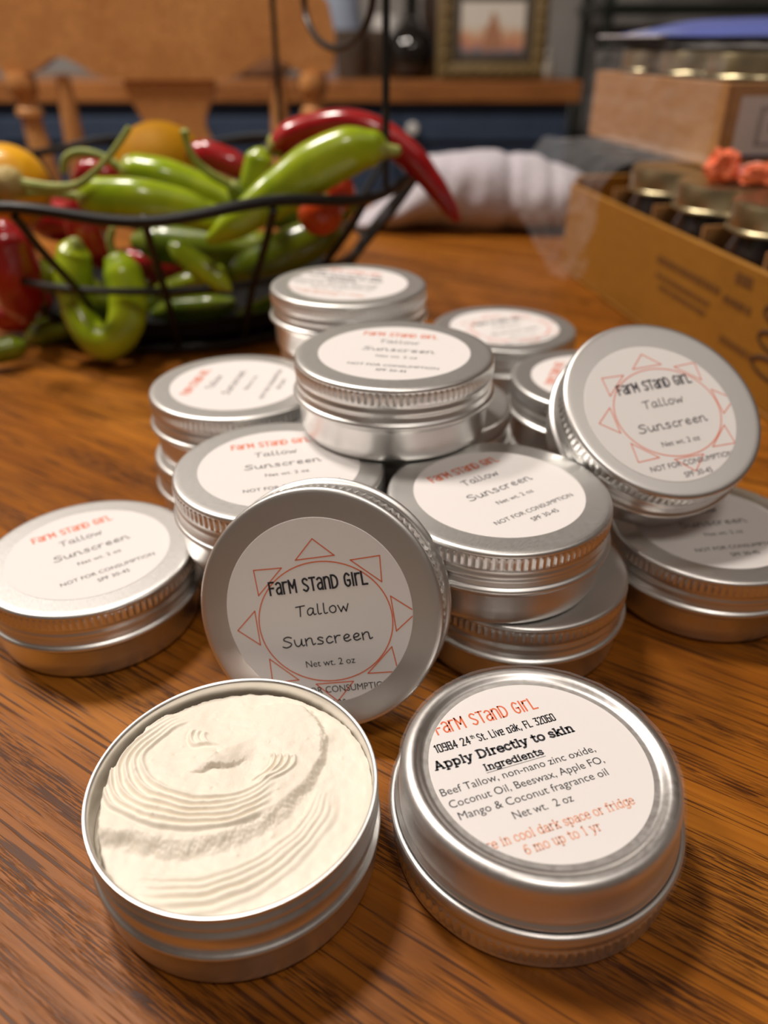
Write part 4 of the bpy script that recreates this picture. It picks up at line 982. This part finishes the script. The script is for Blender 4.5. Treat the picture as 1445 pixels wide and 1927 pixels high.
# ------------------------------------------------------------------ chair behind the table
ch = thing('dining_chair', 'pale oak dining chair with scalloped crest rail and fiddle-shaped splat behind the table', 'chair', (-.267, 1.10, Z0))
zz = lambda z: z - Z0
half = [(0, .123), (.060, .123), (.075, .1245), (.092, .131), (.106, .139), (.118, .145), (.128, .1475), (.138, .146), (.148, .140), (.158, .134), (.170, .1305), (.203, .1305), (.206, .136), (.208, .17), (.200, .205), (.17, .225), (.10, .242), (0, .248)]
out = half + [(-x, z) for x, z in half[-2:0:-1]]
bm = bmesh.new(); add_plate(bm, [(x, zz(z)) for x, z in out], -.011, .011)
bmesh.ops.bevel(bm, geom=[e for e in bm.edges if abs(e.calc_face_angle(0)) > .9], offset=.003, segments=2, affect='EDGES'); obj('crest_rail', bm, PALE, ch)
sp = [(.056, .128), (.0555, .112), (.049, .098), (.041, .083), (.039, .072), (.044, .058), (.058, .044), (.070, .034), (.074, .02), (.068, 0), (.052, -.03), (.042, -.08), (.046, -.15), (.055, -.28)]
bm = bmesh.new(); add_plate(bm, [(x, zz(z)) for x, z in sp] + [(-x, zz(z)) for x, z in sp[::-1]], -.006, .006); obj('splat', bm, PALE, ch)
def turned(pts_z, x, y0=0., lean=0., knob=None):
    bm = bmesh.new(); add_lathe(bm, pts_z, 28)
    for v in bm.verts: v.co.x += x + lean * (v.co.z - zz(.13)); v.co.y += y0
    return bm
post = [(0, zz(.1305)), (.016, zz(.1305)), (.0185, zz(.120)), (.017, zz(.108)), (.012, zz(.102)), (.0115, zz(.094)), (.016, zz(.090)), (.0165, zz(.084)), (.012, zz(.078)), (.0135, zz(.05)), (.017, zz(-.02)), (.019, zz(-.10)), (.015, zz(-.2)), (.014, zz(-.28)), (0, zz(-.28))]
obj('post', turned(post, .178, 0, 0), PALE, ch); obj('post', turned(post, -.186, 0, -.08), PALE, ch)
spn = [(0, zz(.128)), (.008, zz(.128)), (.0105, zz(.10)), (.0125, zz(.06)), (.015, zz(0)), (.016, zz(-.08)), (.012, zz(-.2)), (.011, zz(-.28)), (0, zz(-.28))]
for sx in (-.134, .134):
    obj('spindle', turned(spn, sx, .004), PALE, ch)
bm = bmesh.new(); add_box(bm, -.21, .21, -.40, .03, zz(-.32), zz(-.28), .012, 3); obj('seat', bm, PALE, ch)
for lx, ly in ((-.17, -.35), (.17, -.35), (-.17, 0), (.17, 0)):
    bm = bmesh.new(); add_lathe(bm, [(0, 0), (.012, 0), (.018, .12), (.015, .2), (.021, .3), (.016, zz(-.32)), (0, zz(-.32))], 20, lx, ly); obj('leg', bm, PALE, ch)

# ------------------------------------------------------------------ sideboard and the things on it
NAVY = mottled('navy_cabinet_paint', (0.034, 0.052, 0.092), (0.040, 0.062, 0.108), 20, 0.5)
sb = thing('sideboard', 'navy blue painted sideboard with a wooden top along the back wall', 'sideboard', (0, 2.0, Z0))
ST = .085
bm = bmesh.new(); add_box(bm, -.98, .452, 0, .46, zz(ST - .045), zz(ST), .006, 3); obj('wood_top', bm, TOPWOOD, sb)
bm = bmesh.new(); add_box(bm, -.96, .432, .025, .45, .06, zz(ST - .0455), .002, 1); add_box(bm, -.94, .41, .05, .44, 0, .0598); obj('carcass', bm, NAVY, sb)
PORC = mat('porcelain', (0.75, 0.73, 0.70), 0.2, coat=.5, srgb=False)
for x0, x1, kx in ((-.945, -.462, -.488), (-.452, .030, -.425), (.040, .428, .066)):
    bm = bmesh.new()
    for b in ((x0, x0 + .05, .09, .76), (x1 - .05, x1, .09, .76), (x0 + .0502, x1 - .0502, .09, .14), (x0 + .0502, x1 - .0502, .71, .76)): add_box(bm, b[0], b[1], .004, .0245, b[2], b[3], .002, 1)
    add_box(bm, x0 + .0505, x1 - .0505, .014, .0245, .1402, .7098)
    dr = obj('door', bm, NAVY, sb)
    bm = bmesh.new(); add_lathe(bm, [(0, -.012), (.006, -.012), (.007, 0), (.0125, .006), (.014, .014), (.010, .022), (0, .024)], 20)
    bmesh.ops.rotate(bm, verts=bm.verts, cent=(0, 0, 0), matrix=Matrix.Rotation(PI / 2, 3, 'X'))
    for v in bm.verts: v.co += Vector((kx, -.004, zz(-.012)))
    obj('knob', bm, PORC, dr)
# framed picture
GILT = mottled('antique_gilt', (0.16, 0.105, 0.035), (0.24, 0.16, 0.06), 90, 0.45, 0, 0.8)
MATB = mat('grey_brown_mount', (0.075, 0.058, 0.042), 0.7, srgb=False)
pf = thing('picture_frame', 'ornate dull gold picture frame standing on the sideboard', 'picture', (.243, 2.03, ST + .0006), 0, None, Matrix.Rotation(math.radians(-6), 3, 'X'))
fw_, fh_ = .124, .205
bm = bmesh.new()
def molding(hw, z0, z1, w, d0, d1):
    for b in ((-hw, -hw + w, z0, z1), (hw - w, hw, z0, z1), (-hw + w + .0002, hw - w - .0002, z0, z0 + w), (-hw + w + .0002, hw - w - .0002, z1 - w, z1)): add_box(bm, b[0], b[1], d0, d1, b[2], b[3], .005, 2)
molding(fw_, 0, fh_, .034, -.012, .012); molding(fw_ - .008, .008, fh_ - .008, .012, -.018, -.0122)
for k in range(9):
    for zc in (.017, fh_ - .017): bmesh.ops.create_icosphere(bm, subdivisions=2, radius=.009, matrix=Matrix.Translation((-.1 + .025 * k, -.013, zc)))
for k in range(5):
    for xc in (-fw_ + .017, fw_ - .017): bmesh.ops.create_icosphere(bm, subdivisions=2, radius=.009, matrix=Matrix.Translation((xc, -.013, .05 + .027 * k)))
obj('gilt_frame', bm, GILT, pf)
bm = bmesh.new(); molding(fw_ - .0345, .0345, fh_ - .0345, .018, -.008, .004); obj('mount', bm, MATB, pf)
PIC = mat('photo_print', (0.6, 0.55, 0.5), 0.35, srgb=False)
nt, N, L, B = nodes(PIC)
mp = add_mapping(nt, (1, 1, 1)); 
gr = nt.nodes.new('ShaderNodeSeparateXYZ'); nt.links.new(mp.outputs[0], gr.inputs[0])
nz_ = add_noise(nt, mp, 38, 2)
zr = nt.nodes.new('ShaderNodeMapRange'); zr.inputs['From Min'].default_value = .05; zr.inputs['From Max'].default_value = .155
nt.links.new(gr.outputs[2], zr.inputs['Value'])
sm = add_math(nt, 'ADD', zr.outputs[0], add_math(nt, 'MULTIPLY', add_math(nt, 'SUBTRACT', nz_.outputs['Fac'], .5).outputs[0], .5).outputs[0])
rp = add_ramp(nt, sm.outputs[0], [(0.05, (.20, .19, .23)), (.22, (.60, .25, .14)), (.40, (.66, .42, .26)), (.55, (.72, .66, .58))])
L.new(rp.outputs['Color'], B.inputs['Base Color'])
bm = bmesh.new(); add_box(bm, -fw_ + .0525, fw_ - .0525, -.004, .002, .0527, fh_ - .0527, 0, 1)
ph = obj('photograph', bm, PIC, pf)
FIG = mat('photo_figure', (0.42, 0.20, 0.11), 0.4, srgb=False)
bm = bmesh.new(); add_plate(bm, [(-.022, .062), (.024, .062), (.020, .09), (.012, .108), (.010, .122), (.003, .131), (-.004, .128), (-.006, .115), (-.016, .098)], -.0046, -.0042); obj('printed_figure', bm, FIG, ph)
# white shaker
sh = thing('salt_shaker', 'small white shaker standing at the right of the picture frame', 'shaker', (.364, 2.045, ST + .0005))
bm = bmesh.new(); add_lathe(bm, [(0, 0), (.022, 0), (.025, .004), (.026, .02), (.022, .038), (.0165, .043), (0, .043)], 32); obj('shaker_body', bm, mat('milk_glass', (0.62, 0.58, 0.50), .25, srgb=False), sh)
bm = bmesh.new(); add_lathe(bm, [(.0, .0432), (.0175, .0432), (.0195, .048), (.0175, .058), (.010, .066), (0, .068)], 32); obj('shaker_cap', bm, PORC, sh)
# dark glass things left of the picture
DG = mat('dark_bottle_glass', (0.010, 0.009, 0.008), 0.08, coat=1.0, srgb=False); DB = mat('dark_brown_glaze', (0.03, 0.014, 0.008), 0.15, coat=.8, srgb=False)
BG = mat('smoky_glass', (0.30, 0.24, 0.19), 0.08, trans=.75, srgb=False); REDB = mat('red_brown_wood', (0.10, 0.03, 0.012), .4, srgb=False)
def pot(name, label, cat, x, y, prof, m, part):
    t = thing(name, label, cat, (x, y, ST + .0005)); bm = bmesh.new(); add_lathe(bm, prof, 40); obj(part, bm, m, t); return t
t = pot('glass_jug', 'round black glass jug directly left of the picture frame', 'jug', .063, 2.13, [(0, 0), (.03, 0), (.05, .012), (.062, .045), (.058, .075), (.042, .098), (.022, .112), (.016, .13), (.017, .158), (0, .158)], DG, 'jug_body')
bm = bmesh.new(); add_lathe(bm, [(0, .1582), (.013, .1582), (.018, .172), (.012, .188), (0, .19)], 24); obj('stopper', bm, DG, t)
t = pot('crock', 'dark brown glazed crock between the black jug and the picture frame', 'crock', .15, 2.30, [(0, 0), (.05, 0), (.056, .01), (.058, .16), (.053, .172), (.052, .2), (0, .2)], DB, 'crock_body')
t = pot('white_mug', 'white mug behind the black jug on the sideboard', 'mug', .012, 2.25, [(0, 0), (.036, 0), (.040, .006), (.041, .13), (.038, .13), (.037, .01), (0, .01)], PORC, 'mug_body')
bm = bmesh.new(); add_tube(bm, [(.0405, 0, .10), (.062, 0, .095), (.068, 0, .065), (.062, 0, .035), (.0405, 0, .03)], .005, 8); obj('handle', bm, PORC, t)
for k, (x, y, lb) in enumerate(((-.078, 2.10, 'brown glass tumbler nearest the chair back'), (-.028, 2.16, 'brown glass tumbler nearest the black jug'))):
    t = pot('glass_tumbler', lb + ', on the sideboard', 'glass', x, y, [(0, 0), (.030, 0), (.033, .004), (.040, .098), (.038, .098), (.031, .008), (0, .008)], BG, 'tumbler'); t['group'] = 'brown glass tumblers'
t = pot('enamel_jug', 'pale blue-grey enamel jug seen through the ring of the bowl handle', 'jug', -.115, 2.35, [(0, 0), (.052, 0), (.058, .01), (.062, .10), (.050, .17), (.044, .22), (.050, .26), (.047, .26), (.04, .21), (0, .2)], mat('pale_blue_enamel', (.34, .40, .52), .25, coat=.4, srgb=False), 'jug_body')
bm = bmesh.new(); add_tube(bm, [(.045, 0, .23), (.085, 0, .21), (.09, 0, .15), (.058, 0, .08)], .006, 8); obj('handle', bm, BLACKWIRE, t)
t = pot('serving_bowl', 'pale serving bowl seen under the scalloped chair rail', 'bowl', -.30, 2.2, [(0, 0), (.05, 0), (.06, .006), (.12, .05), (.117, .052), (.058, .010), (0, .01)], PORC, 'bowl')
# shelf rack at the right
RACK = mat('dark_green_metal', (0.018, 0.024, 0.018), .4, srgb=False)
rk = thing('shelf_rack', 'dark green metal shelf rack behind the jar cartons', 'shelf', (.55, 2.28, Z0))
for lx, ly in ((0, 0), (.62, 0), (0, .26), (.62, .26)):
    bm = bmesh.new(); add_box(bm, lx, lx + .022, ly, ly + .022, 0, 1.28, .002, 1); obj('upright', bm, RACK, rk)
for z in (.12, .52, .97, 1.26):
    bm = bmesh.new(); add_box(bm, -.01, .652, -.008, .29, z, z + .022, .002, 1); obj('shelf', bm, RACK, rk)
bm = bmesh.new(); add_box(bm, .04, .40, .02, .25, 0, .30, .006, 2)
st = thing('storage_box', 'dark brown storage box on the shelf rack', 'box', (.55, 2.28, Z0 + .5425)); obj('box_body', bm, mat('dark_brown_board', (.05, .04, .033), .7, srgb=False), st)
bm = bmesh.new(); add_box(bm, .036, .404, .016, .254, .3003, .345, .006, 2); obj('box_lid', bm, mat('dark_brown_board', (.05, .04, .033), .7, srgb=False), st)
